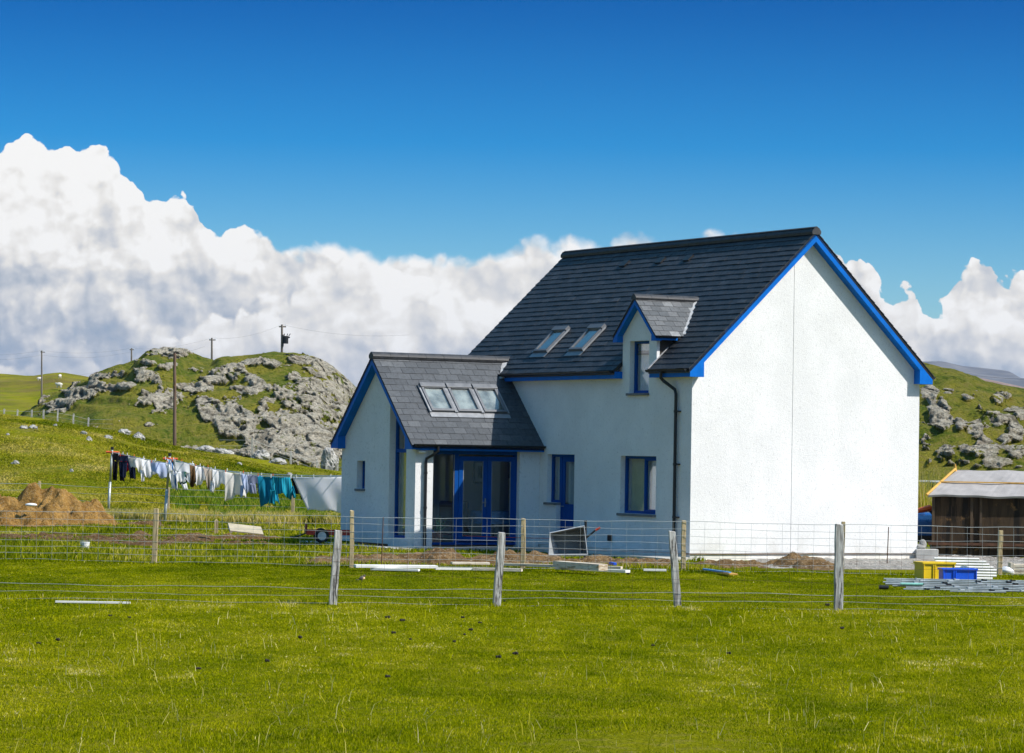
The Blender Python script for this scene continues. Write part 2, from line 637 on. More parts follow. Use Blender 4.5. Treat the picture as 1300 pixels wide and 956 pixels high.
def holes(mb, ax, c0, c1, a0, a1, z0, z1, hs):
    """wall slab with rectangular holes. ax: axis of thickness; c0..c1 thickness; a0..a1 along; hs list of (a0,a1,z0,z1)"""
    zs = sorted(set([z0, z1]+[min(max(h[k], z0), z1) for h in hs for k in (2, 3)]))
    for i in range(len(zs)-1):
        zb, zt = zs[i], zs[i+1]
        if zt-zb < 1e-6:
            continue
        cuts = sorted([(h[0], h[1]) for h in hs if h[2] <= zb+1e-6 and h[3] >= zt-1e-6])
        a = a0
        segs = []
        for h0, h1 in cuts:
            if h0 > a:
                segs.append((a, h0))
            a = max(a, h1)
        if a < a1:
            segs.append((a, a1))
        for s0, s1 in segs:
            if ax == 1:
                mb.box(s0, s1, c0, c1, zb, zt)
            else:
                mb.box(c0, c1, s0, s1, zb, zt)


T = .30
HW = (-2.89, -1.40, .96, 2.24)       # ground floor window
HD = (-5.72, -4.91, .12, 2.25)       # door
HS = (-6.15, -5.72, 1.13, 2.25)      # sidelight
HDW = (-2.57, -1.76, 3.64, 4.80)     # dormer window

w = MB()
PZ = .15
# near gable (split round the control joint)
for va, vb in ((0, 2.632), (2.646, W_)):
    pts = [(va, PZ), (vb, PZ)]
    top = []
    for v in (vb, RID, va):
        if va <= v <= vb:
            top.append((v, (zmain(v) if v <= RID else zmain(W_-v))-.10))
    w.prism(pts+top, 0, -T, 0)
w.box(-T, -.012, 2.632, 2.646, PZ, 6.55)
# far gable
w.prism([(0, PZ), (W_, PZ), (W_, zmain(0)-.1), (RID, zmain(RID)-.1), (0, zmain(0)-.1)], 0, -L_, -L_+T)
# front wall, open towards the wing
holes(w, 1, 0, T, -L_+T, -T, PZ, zmain(0)-.12, [HW, HD, HS, (XW0+T, XW1-.25, PZ, 2.35), (HDW[0], HDW[1], HDW[2], 9)])
# rear wall
w.box(-L_+T, -T, W_-T, W_, PZ, zmain(0)-.12)
# dormer front above the eave: reaches into the main wall line
zc = zmain(0)-.12
w.box(-2.87, HDW[0], 0, T, zc, HDW[3])
w.box(HDW[1], -1.45, 0, T, zc, HDW[3])
w.prism([(-2.87, HDW[3]), (-1.45, HDW[3]), (-1.45, zdorm(-1.45)-.08), (DC, zdorm(DC)-.08), (-2.87, zdorm(-2.87)-.08)], 1, 0, T)
# wing front gable
TS = (-7.81, -6.96)                  # tall window
HN = (-9.48, -9.05, 1.36, 2.02)
zt = 2.35
holes(w, 1, XV, XV+T, XW0, TS[0], PZ-.05, zt, [HN])
w.prism([(XW0, zt), (TS[0], zt), (TS[0], zwing(TS[0])-.1), (XC, zwing(XC)-.1), (XW0, zwing(XW0)-.1)], 1, XV, XV+T)
w.box(TS[0], TS[1], XV, XV+T, .05, .25)
w.box(TS[1], XW1, XV, XV+T, .05, zwing(XW1)-.1)
# wing right side: pier, wall end, strip over the glazing
GL = (-2.83, -.54)
w.box(XW1-.25, XW1, XV+T, GL[0], .05, zwing(XW1)-.1)
w.box(XW1-.25, XW1, GL[1], -.002, .05, zwing(XW1)-.1)
# wing left side
w.box(XW0, XW0+T, XV+T, -.002, .05, zwing(XW0)-.1)
w.build('wall', M_RENDER, house)

pl = MB()
pl.box(-T, -.02, .02, W_-.02, -.4, PZ)
pl.box(-L_+.02, -T, W_-T, W_-.02, -.4, PZ)
pl.box(-L_+.02, -L_+T, .02, W_-T, -.4, PZ)
pl.box(-L_+T, HD[0], .02, T, -.4, PZ)
pl.box(HD[1], -T, .02, T, -.4, PZ)
pl.box(HD[0], HD[1], .02, T, -.4, .11)
pl.build('plinth', M_PLINTH, house)
pl = MB()
pl.box(-T, .012, -.012, W_+.012, PZ-.012, PZ+.006)
pl.build('damp_course', pbr('damp_course_strip', (.16, .10, .06), .8, var=.4, nscale=9), house)

# ---- roof decks and slates


def slates(mb_v, mb_f, tones, P0, A, B, N, a_lim, n_course, expo, wid, th, rnd, keep=None):
    A, B, N = np.array(A), np.array(B), np.array(N)
    P0 = np.array(P0)
    for i in range(n_course):
        s = i*expo
        for (a0, a1) in a_lim(s):
            off = (i % 2)*wid*.5
            k = math.floor((a0-off)/wid)
            while k*wid+off < a1:
                l, r = max(a0, k*wid+off), min(a1, (k+1)*wid+off)
                k += 1
                if r-l < .02:
                    continue
                g = .0035
                l2, r2 = l+g, r-g
                j = rnd.uniform(-.006, .006)
                t2 = th*rnd.uniform(.8, 1.35)
                sb, st = s+j, s+expo*1.12
                if keep is not None and not keep((l+r)/2, s+expo*.5):
                    continue
                n = len(mb_v)
                c = [(l2, sb, t2), (r2, sb, t2*rnd.uniform(.85, 1.15)), (r2, st, .002), (l2, st, .002), (l2, sb, -.004), (r2, sb, -.004)]
                for q in c:
                    mb_v.append(P0+A*q[0]+B*q[1]+N*q[2])
                tn = rnd.random()
                tones.extend([tn]*6)
                mb_f += [(n, n+1, n+2, n+3), (n+4, n+5, n+1, n)]
                mb_f += [(n+4, n, n+3, n+3), (n+1, n+5, n+2, n+2)]


def build_slates(name, vs, fs, tones, mat, parent):
    me = bpy.data.meshes.new(name)
    fs = [tuple(dict.fromkeys(f)) for f in fs]
    me.from_pydata([tuple(v) for v in vs], [], fs)
    a = me.attributes.new('tone', 'FLOAT', 'POINT')
    a.data.foreach_set('value', np.array(tones, dtype=np.float32))
    me.materials.append(mat)
    o = bpy.data.objects.new(name, me)
    return link(o, parent)


rnd = random.Random(5)
c1 = 1/math.sqrt(1+MS*MS)
RT = .09
# front slope deck
NB = .10                             # where the roof starts again behind the dormer front


def slab(mb, u0, u1, v0, v1, zf=zmain, t=RT):
    mb.prism([(v0, zf(v0)), (v1, zf(v1)), (v1, zf(v1)-t), (v0, zf(v0)-t)], 0, u0, u1)


roof = MB()
u0, u1 = -L_-EO, EO
slab(roof, u0, -2.885, -VO-.02, RID)
slab(roof, -1.435, u1, -VO-.02, RID)
slab(roof, -2.885, -1.435, T, RID)
roof.prism([(W_-a, b) for a, b in ((-VO-.02, zmain(-VO-.02)), (RID, zmain(RID)), (RID, zmain(RID)-RT), (-VO-.02, zmain(-VO-.02)-RT))], 0, u0, u1)
roof_o = roof.build('roof', M_BLACK, house)

vs, fs, tn = [], [], []


def lim_front(s):
    v = -VO-.03+s*c1
    # valley with the wing and dormer notch
    zz = zmain(v)
    segs = [(u0-.02, u1+.02)]
    if v < .05:
        segs = [(u0-.02, -2.885), (-1.435, u1+.02)]
    return segs


EXP = .178
nC = int((RID+VO+.03)/c1/EXP)+1
slates(vs, fs, tn, (0, -VO-.03, zmain(-VO-.03)+.004), (1, 0, 0), (0, c1, c1*MS), (0, -c1*MS, c1), lim_front, nC, EXP, .30, .017, rnd)
slates(vs, fs, tn, (0, W_+VO+.03, zmain(-VO-.03)+.004), (1, 0, 0), (0, -c1, c1*MS), (0, c1*MS, c1), lambda s: [(u0-.02, u1+.02)], nC, EXP, .30, .017, rnd)
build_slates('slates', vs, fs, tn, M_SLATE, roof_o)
# small slate vents
for (uu, vv) in ((-7.1, 2.62), (-5.48, 2.62), (-4.28, 2.62)):
    vb = MB()
    M = Matrix.Translation((uu, vv, zmain(vv)+.02)) @ Matrix.Rotation(math.atan(MS), 4, 'X')
    vb.box(-.13, .13, -.10, .10, 0, .035, M=M)
    vb.build('roof_vent', M_BLACK, roof_o)
# ridge
rb = MB()
nr = 24
for i in range(nr):
    a, b = u0-.03+(u1-u0+.06)*i/nr, u0-.03+(u1-u0+.06)*(i+1)/nr-.008
    pts = [(RID+.12*math.cos(t), zmain(RID)+.055+.065*math.sin(t)-.06*abs(math.cos(t))) for t in [math.pi*k/8 for k in range(9)]]
    pts += [(RID-.11, zmain(RID)-.06), (RID+.11, zmain(RID)-.06)]
    rb.prism(pts, 0, a, b)
rb.build('ridge', M_RIDGE, house)
rv = MB()
M = Matrix.Translation((-.55, 4.95, zmain(W_-4.95)))
rv.box(-.12, .12, -.12, .12, -.1, .16, M=M)
rv.tube([(-.55, 4.95, zmain(W_-4.95)+.1), (-.55, 4.95, zmain(W_-4.95)+.27)], .06, 10)
rv.build('flue', M_BLACK, house)

# bargeboards and eaves boxes of the main roof
zb = 3.966


def barge(mb, a0, a1, ax, prof):
    mb.prism(prof, ax, a0, a1)


def barge_profile(c, hw, z_out, z_bot, m, bw=.36, th=.19):
    """left half then right half of a gable board as two polygons"""
    top = z_out+m*hw
    L = [(c-hw, z_bot), (c-hw, z_out-.03), (c, top-.03), (c, top-.03-th), (c-hw+bw, z_out-.03-th+m*bw), (c-hw+bw, z_bot)]
    Rr = [(2*c-p[0], p[1]) for p in L]
    return L, Rr


Lp, Rp = barge_profile(RID, RID+VO, 4.16, zb, MS)
for (a0, a1) in ((.0, EO), (-L_-EO, -L_)):
    for P in (Lp, Rp):
        b = MB()
        b.prism(P, 0, a0+.001, a1)
        b.build('bargeboard', M_BLUE, house)
for (a0, a1) in ((-L_, -2.89), (-1.43, 0)):
    fb = MB()
    fb.box(a0, a1, -VO, -VO+.025, zb, 4.10)
    fb.box(a0, a1, -VO+.025, -.002, zb+.004, zb+.022)
    if a1 < -1:
        fb.box(-2.89, -2.872, -VO, -.002, zb, 4.12)
    fb.build('fascia', M_BLUE, house)
fb = MB()
fb.box(-L_, 0, W_+VO-.025, W_+VO, zb, 4.10)
fb.build('fascia', M_BLUE, house)


def gutter(mb, p0, p1, r=.058):
    p0, p1 = Vector(p0), Vector(p1)
    d = (p1-p0).normalized()
    n = d.cross(Vector((0, 0, 1))).normalized()
    seg = 8
    for rr, flip in ((r, 0), (r-.006, 1)):
        vs = []
        for p in (p0, p1):
            for k in range(seg+1):
                a = math.pi+math.pi*k/seg
                vs.append(p+n*rr*math.cos(a)+Vector((0, 0, rr*math.sin(a))))
        mb.add(vs, [(k, k+1, seg+2+k, seg+1+k) for k in range(seg)])
    for p in (p0, p1):
        vs = [p+n*r*math.cos(math.pi+math.pi*k/seg)+Vector((0, 0, r*math.sin(math.pi+math.pi*k/seg))) for k in range(seg+1)]
        mb.add(vs, [tuple(range(seg+1))])


for pq in (((-L_-.1, -VO-.062, 4.135), (-2.93, -VO-.062, 4.135)), ((-1.42, -VO-.062, 4.135), (EO-.05, -VO-.062, 4.135)),
           ((EO-.05, W_+VO+.062, 4.135), (-L_-.1, W_+VO+.062, 4.135))):
    g = MB()
    gutter(g, *pq)
    g.build('gutter', M_BLACK, house, smooth=True)
d = MB()
d.tube([(-.85, -VO-.062, 4.09), (-.85, -VO-.062, 3.95), (-.82, -.20, 3.88), (-.58, -.07, 3.70), (-.54, -.065, 3.6), (-.54, -.065, .12)], .036, 10)
for z in (3.2, 2.05, .9):
    d.tube([(-.54, -.065, z), (-.54, -.065, z+.05)], .044, 10)
    d.box(-.50, -.42, -.08, -.002, z+.01, z+.04)
d.build('downpipe', M_BLACK, house, smooth=False)

# ---- wing roof
wr = MB()
y0 = XV-VO


def vwing_end(u):
    z = zwing(u)
    return max(-.001, (z-4.16)/MS-VO+.02) if z > 4.16-.2 else -.001


for sgn in (-1, 1):
    hw = abs(-6.295-XC)
    P = [(XC, zwing(XC)), (XC+sgn*hw, zwing(XC+hw)), (XC+sgn*hw, zwing(XC+hw)-RT), (XC, zwing(XC)-RT)]
    wr.prism(P, 1, y0, -.002)
wr.prism([(XC-.5, zwing(XC-.5)), (XC+.5, zwing(XC+.5)), (XC, zwing(XC))], 1, -.002, .25)
wing_roof = wr.build('wing_roof', M_BLACK, house)
c2 = 1/math.sqrt(1+MX*MX)
hw = abs(-6.295-XC)
vs, fs, tn = [], [], []


def lim_wing(s):
    u = XC+hw+.02-s*c2
    z = zwing(u)
    ve = -.004 if z < 3.97 else (z-4.16)/MS-VO+.04
    if 3.97 <= z:
        ve = max(-VO-.05, ve)
    return [(y0-.02, ve)]


EX2 = .20
nW = int((hw+.02)/c2/EX2)+1
slates(vs, fs, tn, (XC+hw+.02, 0, zwing(XC+hw+.02)+.004), (0, 1, 0), (-c2, 0, c2*MX), (c2*MX, 0, c2), lim_wing, nW, EX2, .32, .011, rnd)
slates(vs, fs, tn, (XC-hw-.02, 0, zwing(XC+hw+.02)+.004), (0, 1, 0), (c2, 0, c2*MX), (-c2*MX, 0, c2), lim_wing, nW, EX2, .32, .011, rnd)
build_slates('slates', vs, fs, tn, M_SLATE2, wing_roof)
rb = MB()
for i in range(8):
    a, b = y0-.03+(3.78)*i/8, y0-.03+(3.78)*(i+1)/8-.006
    pts = [(XC+.12*math.cos(t), zwing(XC)+.045+.06*math.sin(t)-.045*abs(math.cos(t))) for t in [math.pi*k/8 for k in range(9)]]
    pts += [(XC-.1, zwing(XC)-.06), (XC+.1, zwing(XC)-.06)]
    rb.prism(pts, 1, a, b)
rb.build('ridge', M_RIDGE, house)
# valley flashings
vf = MB()


def valley(mb, P, Q, wdt, nrm, lift=.03):
    P, Q, nrm = Vector(P), Vector(Q), Vector(nrm).normalized()
    d = (Q-P).normalized()
    s = d.cross(nrm).normalized()*wdt/2
    a = [P-s+nrm*lift, P+s+nrm*lift, Q+s+nrm*lift, Q-s+nrm*lift]
    mb.add(a+[p-nrm*.012 for p in a], [(0, 1, 2, 3), (7, 6, 5, 4), (0, 4, 5, 1), (1, 5, 6, 2), (2, 6, 7, 3), (3, 7, 4, 0)])


def vv_on(z):
    return (z-4.16)/MS-VO


for sgn in (1, -1):
    ua = XC+sgn*.10
    ub = XC+sgn*(hw-(4.0-2.42)/MX)
    valley(vf, (ua, vv_on(zwing(ua)), zwing(ua)), (ub, -VO-.05, zwing(ub)), .13, (sgn*MX*.8, -MS, 1.6), .055)
vf.build('valley_flashing', M_LEAD, house)

Lp, Rp = barge_profile(XC, hw, 2.42, 2.31, MX, .38, .17)
for P in (Lp, Rp):
    b = MB()
    b.prism(P, 1, y0, XV-.001)
    b.build('bargeboard', M_BLUE, house)
fb = MB()
fb.box(XC+hw-.025, XC+hw, XV, -.003, 2.295, 2.42)
fb.box(XW1, XC+hw-.025, XV, -.003, 2.30, 2.318)
fb.build('fascia', M_BLUE, house)
fb = MB()
fb.box(XC-hw, XC-hw+.025, XV, -.003, 2.295, 2.42)
fb.build('fascia', M_BLUE, house)
for pq in (((XC+hw+.06, y0+.04, 2.435), (XC+hw+.06, -.02, 2.435)), ((XC-hw-.06, -.02, 2.435), (XC-hw-.06, y0+.04, 2.435))):
    g = MB()
    gutter(g, *pq)
    g.build('gutter', M_BLACK, house, smooth=True)
d = MB()
xg = XC+hw+.06
d.tube([(xg, -2.85, 2.40), (xg, -2.85, 2.28), (xg-.05, -2.93, 2.2), (XW1+.065, -3.04, 2.10), (XW1+.06, -3.05, 2.0), (XW1+.06, -3.05, .1)], .034, 10)
for z in (1.75, .95, .3):
    d.tube([(XW1+.06, -3.05, z), (XW1+.06, -3.05, z+.05)], .042, 10)
d.build('downpipe', M_BLACK, house)
lm = MB()
lm.ellipsoid((XW1+.12, -3.18, 2.26), (.05, .11, .035))
lm.build('wall_lamp', M_WHITE, house, smooth=True)

# ---- dormer
dr = MB()
ye = -.15
vdk = (zdorm(DC)-4.16)/MS-VO
for sgn in (-1, 1):
    P = [(DC, zdorm(DC)), (DC+sgn*DH, 4.90), (DC+sgn*DH, 4.90-.07), (DC, zdorm(DC)-.07)]
    dr.prism(P, 1, ye, .56)
dr.prism([(DC-.45, zdorm(DC-.45)-.002), (DC+.45, zdorm(DC-.45)-.002), (DC, zdorm(DC)-.002)], 1, .56, 1.0)
dr.prism([(DC-.12, zdorm(DC-.12)-.002), (DC+.12, zdorm(DC-.12)-.002), (DC, zdorm(DC)-.002)], 1, 1.0, 1.4)
dorm = dr.build('dormer_roof', M_BLACK, house)
vs, fs, tn = [], [], []
c3 = 1/math.sqrt(1+MD*MD)


def lim_d(s):
    u = DC+DH+.015-s*c3
    return [(ye-.02, (zdorm(u)-4.16)/MS-VO+.05)]


nD = int((DH+.015)/c3/.165)+1
slates(vs, fs, tn, (DC+DH+.015, 0, zdorm(DC+DH+.015)+.004), (0, 1, 0), (-c3, 0, c3*MD), (c3*MD, 0, c3), lim_d, nD, .165, .25, .011, rnd)
slates(vs, fs, tn, (DC-DH-.015, 0, zdorm(DC+DH+.015)+.004), (0, 1, 0), (c3, 0, c3*MD), (-c3*MD, 0, c3), lim_d, nD, .165, .25, .011, rnd)
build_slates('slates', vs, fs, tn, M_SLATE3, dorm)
rb = MB()
for i in range(4):
    a, b = ye-.03+1.70*i/4, ye-.03+1.70*(i+1)/4-.006
    pts = [(DC+.10*math.cos(t), zdorm(DC)+.035+.05*math.sin(t)-.04*abs(math.cos(t))) for t in [math.pi*k/8 for k in range(9)]]
    pts += [(DC-.08, zdorm(DC)-.05), (DC+.08, zdorm(DC)-.05)]
    rb.prism(pts, 1, a, b)
rb.build('ridge', M_RIDGE, dorm)
vf = MB()
for sgn in (1, -1):
    ua, ub = DC+sgn*.06, DC+sgn*(DH-.02)
    valley(vf, (ua, vv_on(zdorm(ua)), zdorm(ua)), (ub, vv_on(zdorm(ub)), zdorm(ub)), .10, (sgn*MD*.8, -MS, 1.6), .03)
# flashing where the main roof is cut beside the dormer
valley(vf, (-1.43, -VO-.02, zmain(-VO-.02)), (-1.43, .30, zmain(.30)), .07, (0, -MS, 1), .035)
vf.build('flashing', M_LEAD, dorm)
Lp, Rp = barge_profile(DC, DH, 4.90, 4.78, MD, .19, .13)
for P in (Lp, Rp):
    b = MB()
    b.prism(P, 1, ye, -.001)
    b.build('bargeboard', M_BLUE, dorm)
fb = MB()
fb.box(DC+DH-.02, DC+DH, 0, .42, 4.80, 4.89)
fb.box(-1.44, DC+DH-.02, 0, .42, 4.80, 4.815)
fb.build('fascia', M_BLUE, dorm)
fb = MB()
fb.box(DC-DH, DC-DH+.02, 0, .42, 4.80, 4.89)
fb.box(DC-DH+.02, -2.88, 0, .42, 4.80, 4.815)
fb.build('fascia', M_BLUE, dorm)
g = MB()
gutter(g, (DC+DH+.04, ye+.03, 4.885), (DC+DH+.04, .40, 4.885), .035)
g.build('gutter', M_BLACK, dorm, smooth=True)
for uu, (a, b) in ((-1.45, (-.03, 0)), (-2.87, (0, .03))):
    ck = MB()
    ck.prism([(T, zmain(T)-.1), (T, 4.84), (.9, 4.84)], 0, uu+a, uu+b)
    ck.prism([(.07, zmain(.07)-.02), (T-.002, zmain(T-.002)-.02), (T-.002, 4.80), (.07, 4.80)], 0, uu-(.004 if a else .010), uu+(.010 if a else .004))
    ck.build('dormer_cheek', M_CLAD, dorm)
ct = MB()
ct.box(-1.452, -1.43, -.01, .065, 4.0, 4.80)
ct.build('corner_trim', M_WHITE, dorm)


# ---- windows and doors
def frame_xz(mb, x0, x1, z0, z1, y, t=.06, d=.07, mull=(), rails=()):
    mb.box(x0, x1, y, y+d, z0, z0+t)
    mb.box(x0, x1, y, y+d, z1-t, z1)
    mb.box(x0, x0+t, y, y+d, z0+t, z1-t)
    mb.box(x1-t, x1, y, y+d, z0+t, z1-t)
    for m in mull:
        mb.box(m-t*.5, m+t*.5, y, y+d, z0+t, z1-t)
    for r in rails:
        mb.box(x0+t, x1-t, y, y+d, r-t*.5, r+t*.5)


def window(x0, x1, z0, z1, y, mull=(), sash=None, sill=True, parent=house, label=None):
    f = MB()
    frame_xz(f, x0, x1, z0, z1, y, mull=mull)
    if sash:
        frame_xz(f, sash[0], sash[1], z0+.045, z1-.045, y-.018, t=.055, d=.05)
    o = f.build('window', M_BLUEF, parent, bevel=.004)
    if label:
        o['label'] = label
    p = MB()
    p.box(x0+.03, x1-.03, y+.03, y+.042, z0+.03, z1-.03)
    p.build('pane', M_GLASS, o)
    if sill:
        s = MB()
        s.box(x0-.06, x1+.02, -.06+(y-.12), y, z0-.055, z0-.002)
        s.build('sill', M_SILL, o, bevel=.006)
    return o


wo = window(HW[0], HW[1], HW[2], HW[3], .12, mull=(-2.05,), sash=(-2.05, HW[1]-.02), label='two-pane ground floor window with a grey stone sill')
window(HDW[0], HDW[1], HDW[2], HDW[3], .12, label='tall narrow window in the dormer')
window(HS[0], HS[1], HS[2], HS[3], .12, label='slim fixed pane beside the door')
window(HN[0], HN[1], HN[2], HN[3], XV+.15, label='small slit window in the wing gable')

# entrance door
f = MB()
frame_xz(f, HD[0], HD[1], HD[2], HD[3], .12, t=.05)
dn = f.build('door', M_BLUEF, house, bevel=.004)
b = MB()
b.box(HD[0]+.05, HD[1]-.05, .135, .175, .17, 1.10)
b.box(HD[0]+.05, HD[0]+.15, .135, .175, 1.10, 2.20)
b.box(HD[1]-.15, HD[1]-.05, .135, .175, 1.10, 2.20)
b.box(HD[0]+.15, HD[1]-.15, .135, .175, 2.08, 2.20)
for k in range(5):
    b.box(HD[0]+.12+k*.115, HD[0]+.21+k*.115, .128, .135, .28, .98)
b.build('door_leaf', M_BLUEF, dn, bevel=.003)
b = MB()
b.box(HD[0]+.15, HD[1]-.15, .15, .16, 1.10, 2.08)
b.build('pane', M_GLASS, dn)
b = MB()
b.tube([(HD[0]+.10, .13, 1.05), (HD[0]+.10, .08, 1.05), (HD[0]+.22, .08, 1.05)], .011, 8)
b.build('handle', M_ALUL, dn, smooth=True)

# tall gable window of the wing with sloping head
yy = XV+.16
f = MB()
z0, zm = .25, 2.27
tl, tr = zwing(TS[0])-.12, zwing(TS[1])-.12
t = .06
f.box(TS[0], TS[0]+t, yy, yy+.07, z0, tl)
f.box(TS[1]-t, TS[1], yy, yy+.07, z0, tr)
f.box(TS[0]+t, TS[1]-t, yy, yy+.07, z0, z0+t)
f.box(TS[0]+t, TS[1]-t, yy-.01, yy+.07, zm-.04, zm+.05)
f.prism([(TS[0]+t, tl-.002), (TS[1]-t, tr-.002), (TS[1]-t, tr-.11), (TS[0]+t, tl-.11)], 1, yy, yy+.07)
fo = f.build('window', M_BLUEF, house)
fo['label'] = 'tall gable window with a sloping head'
p = MB()
p.prism([(TS[0]+.03, z0+.03), (TS[1]-.03, z0+.03), (TS[1]-.03, tr-.04), (TS[0]+.03, tl-.04)], 1, yy+.03, yy+.042)
p.build('pane', M_GLASS, fo)

# patio glazing on the sunny side of the wing (plane x = XW1)
xg = XW1-.13


def frame_yz(mb, v0, v1, z0, z1, x, t=.06, d=.07):
    mb.box(x-d, x, v0, v1, z0, z0+t)
    mb.box(x-d, x, v0, v1, z1-t, z1)
    mb.box(x-d, x, v0, v0+t, z0+t, z1-t)
    mb.box(x-d, x, v1-t, v1, z0+t, z1-t)


def yz_door(v0, v1, x, st=.085, label=None, zt=2.17, zb=.20):
    f = MB()
    frame_yz(f, v0, v1, zb, zt, x, t=st, d=.055)
    o = f.build('patio_door', M_BLUEF, house, bevel=.004)
    if label:
        o['label'] = label
    p = MB()
    p.box(x-.035, x-.025, v0+st-.02, v1-st+.02, zb+st-.02, zt-st+.02)
    p.build('pane', M_GLASS, o)
    s = MB()
    for (va, vb) in ((v0+st, v0+st+.018), (v1-st-.018, v1-st)):
        s.box(x-.02, x-.004, va, vb, zb+st, zt-st)
    s.build('glazing_bead', M_ALUL, o)
    return o


f = MB()
frame_yz(f, GL[0], GL[1], .12, 2.345, xg, t=.055, d=.10)
f.box(xg-.10, xg, -2.19, -2.09, .175, 2.29)
f.box(xg-.095, xg-.005, GL[0]+.055, GL[1]-.055, 2.21, 2.289)
fo = f.build('patio_frame', M_BLUEF, house)
p = MB()
p.box(xg-.05, xg-.04, GL[0]+.05, -2.18, .17, 2.22)
p.build('pane', M_GLASS, fo)
s = MB()
s.box(xg-.03, xg-.012, -2.21, -2.192, .18, 2.2)
s.build('glazing_bead', M_ALUL, fo)
a = yz_door(-2.085, -1.335, xg+.012, label='left leaf of the glazed patio doors', st=.11)
b = yz_door(-1.33, -.60, xg+.012, label='right leaf of the glazed patio doors', st=.11)
h = MB()
h.tube([(xg+.012, -1.385, 1.10), (xg+.06, -1.385, 1.10), (xg+.06, -1.50, 1.10)], .012, 8)
h.box(xg+.01, xg+.025, -1.40, -1.37, 1.0, 1.2)
h.build('handle', M_ALUL, a)

# extract vent, air brick
v = MB()
v.box(-3.36, -3.20, -.03, -.002, .32, .46)
for k in range(4):
    v.box(-3.35, -3.21, -.045, -.03, .335+k*.03, .35+k*.03)
v.build('wall_vent', M_BLACK, house)


# ---- roof windows
def skylight(P, A, B, w_, h_, flash=True, parent=house, dark=False):
    """P lower left corner on the roof plane, A along eave, B up the slope"""
    A, B = Vector(A).normalized(), Vector(B).normalized()
    N = A.cross(B).normalized()
    if N.z < 0:
        N = -N
    M = Matrix((A, B, N)).transposed().to_4x4()
    M.translation = Vector(P)
    f = MB()
    t = .065
    for (x0, x1, y0_, y1_) in ((0, w_, 0, t), (0, w_, h_-t*1.4, h_), (0, t, t, h_-t*1.4), (w_-t, w_, t, h_-t*1.4)):
        f.box(x0, x1, y0_, y1_, .0, .085, M=M)
    f.box(-.02, w_+.02, h_-t*1.3, h_+.05, .02, .11, M=M)
    o = f.build('skylight', M_ALU, parent, bevel=.005)
    p = MB()
    p.box(t-.01, w_-t+.01, t-.01, h_-t*1.4+.01, .05, .06, M=M)
    p.build('pane', M_GLASS2, o)
    q = MB()
    q.box(t-.005, w_-t+.005, t-.005, h_-t*1.4+.005, .022, .028, M=M)
    q.build('blind', pbr('skylight_blind', (.06, .08, .10) if dark else (.30, .32, .31), .35, var=.5, nscale=3), o)
    s = MB()
    s.box(-.05, 0-.002, -.02, h_, .02, .06, M=M)
    s.box(w_+.002, w_+.05, -.02, h_, .02, .06, M=M)
    if flash:
        s.box(-.05, w_+.05, -.16, -.01, .018, .024, M=M)
    s.build('flashing', M_ALUL, o)
    return o


Bm = (0, c1, c1*MS)
for uu in (-7.32, -5.68):
    vv = .29
    skylight((uu, vv, zmain(vv)+.01), (1, 0, 0), Bm, .62, .80, flash=True, dark=True)
Bw = (-c2, 0, c2*MX)
for i, vv in enumerate((-2.62, -1.92, -1.22)):
    uu = -7.05
    skylight((uu, vv, zwing(uu)+.01), (0, 1, 0), Bw, .62, .86)

# ---- inside
r = MB()
r.box(XW0+T, XW1-.25, XV+T, 2.9, .02, .13)
r.box(-6.2, -T-.01, T+.005, W_-T-.01, .02, .13)
r.build('room_floor', M_FLOORI, house)
r = MB()
r.box(XW0+T+.004, XW0+T+.03, XV+T+.004, 2.9, .13, 3.0)
r.box(XW0+T+.03, -6.24, 2.9, 2.96, .13, 3.0)
r.box(-6.24, -6.18, T+.01, 2.96, .13, 2.6)
r.box(XW0+T+.03, -.5, T+.005, 2.96, 2.55, 2.6)
r.box(-6.18, -T-.03, 2.2, 2.26, .13, 2.55)
r.box(-4.0, -3.94, T+.01, 2.2, .13, 2.55)
r.box(-3.2, -1.2, 1.1, 1.15, 3.2, 4.9)
r.build('room_walls', M_ROOM, house)


def drape(name, x0, x1, y, z0, z1, n=40, amp=.03, fold=.09, mat=M_CURT, parent=house):
    b = MB()
    vs = []
    for j in range(2):
        for i in range(n+1):
            x = x0+(x1-x0)*i/n
            vs.append((x, y+amp*math.sin((x-x0)/fold*2*math.pi+.6*math.sin(x*9)), (z0, z1)[j]))
    b.add(vs, [(i, i+1, n+2+i, n+1+i) for i in range(n)])
    return b.build(name, mat, parent, smooth=True)


drape('curtain', -1.98, -1.42, .245, .9, 2.3, amp=.015, mat=pbr('added_pale_net_curtain', (.86, .86, .84), .9, var=.05))  # net put close behind the pane to catch light and brighten it
drape('curtain', -2.84, -2.0, .27, .9, 2.3, amp=.02, mat=pbr('green_cream_curtain', (.62, .63, .46), .9, var=.08))
drape('curtain', -5.6, -5.0, .26, 1.05, 2.2, amp=.012, mat=pbr('added_sheer_curtain', (.50, .53, .44), .9, var=.08))  # sheer added close behind the door glass to lighten it
drape('curtain', -6.12, -5.75, .27, 1.1, 2.2, amp=.012, mat=MATS['added_sheer_curtain'])  # same added sheer lightens the side pane
drape('curtain', -7.78, -6.99, XV+.29, .28, 2.22, amp=.012, mat=pbr('added_green_drape', (.34, .38, .24), .9, var=.1))  # drape added inside to tint this pane green
drape('curtain', -2.54, -1.78, .25, 3.6, 4.75, amp=.02, mat=pbr('added_net_curtain', (.80, .84, .84), .9, var=.1))  # net added behind the dormer pane to catch light


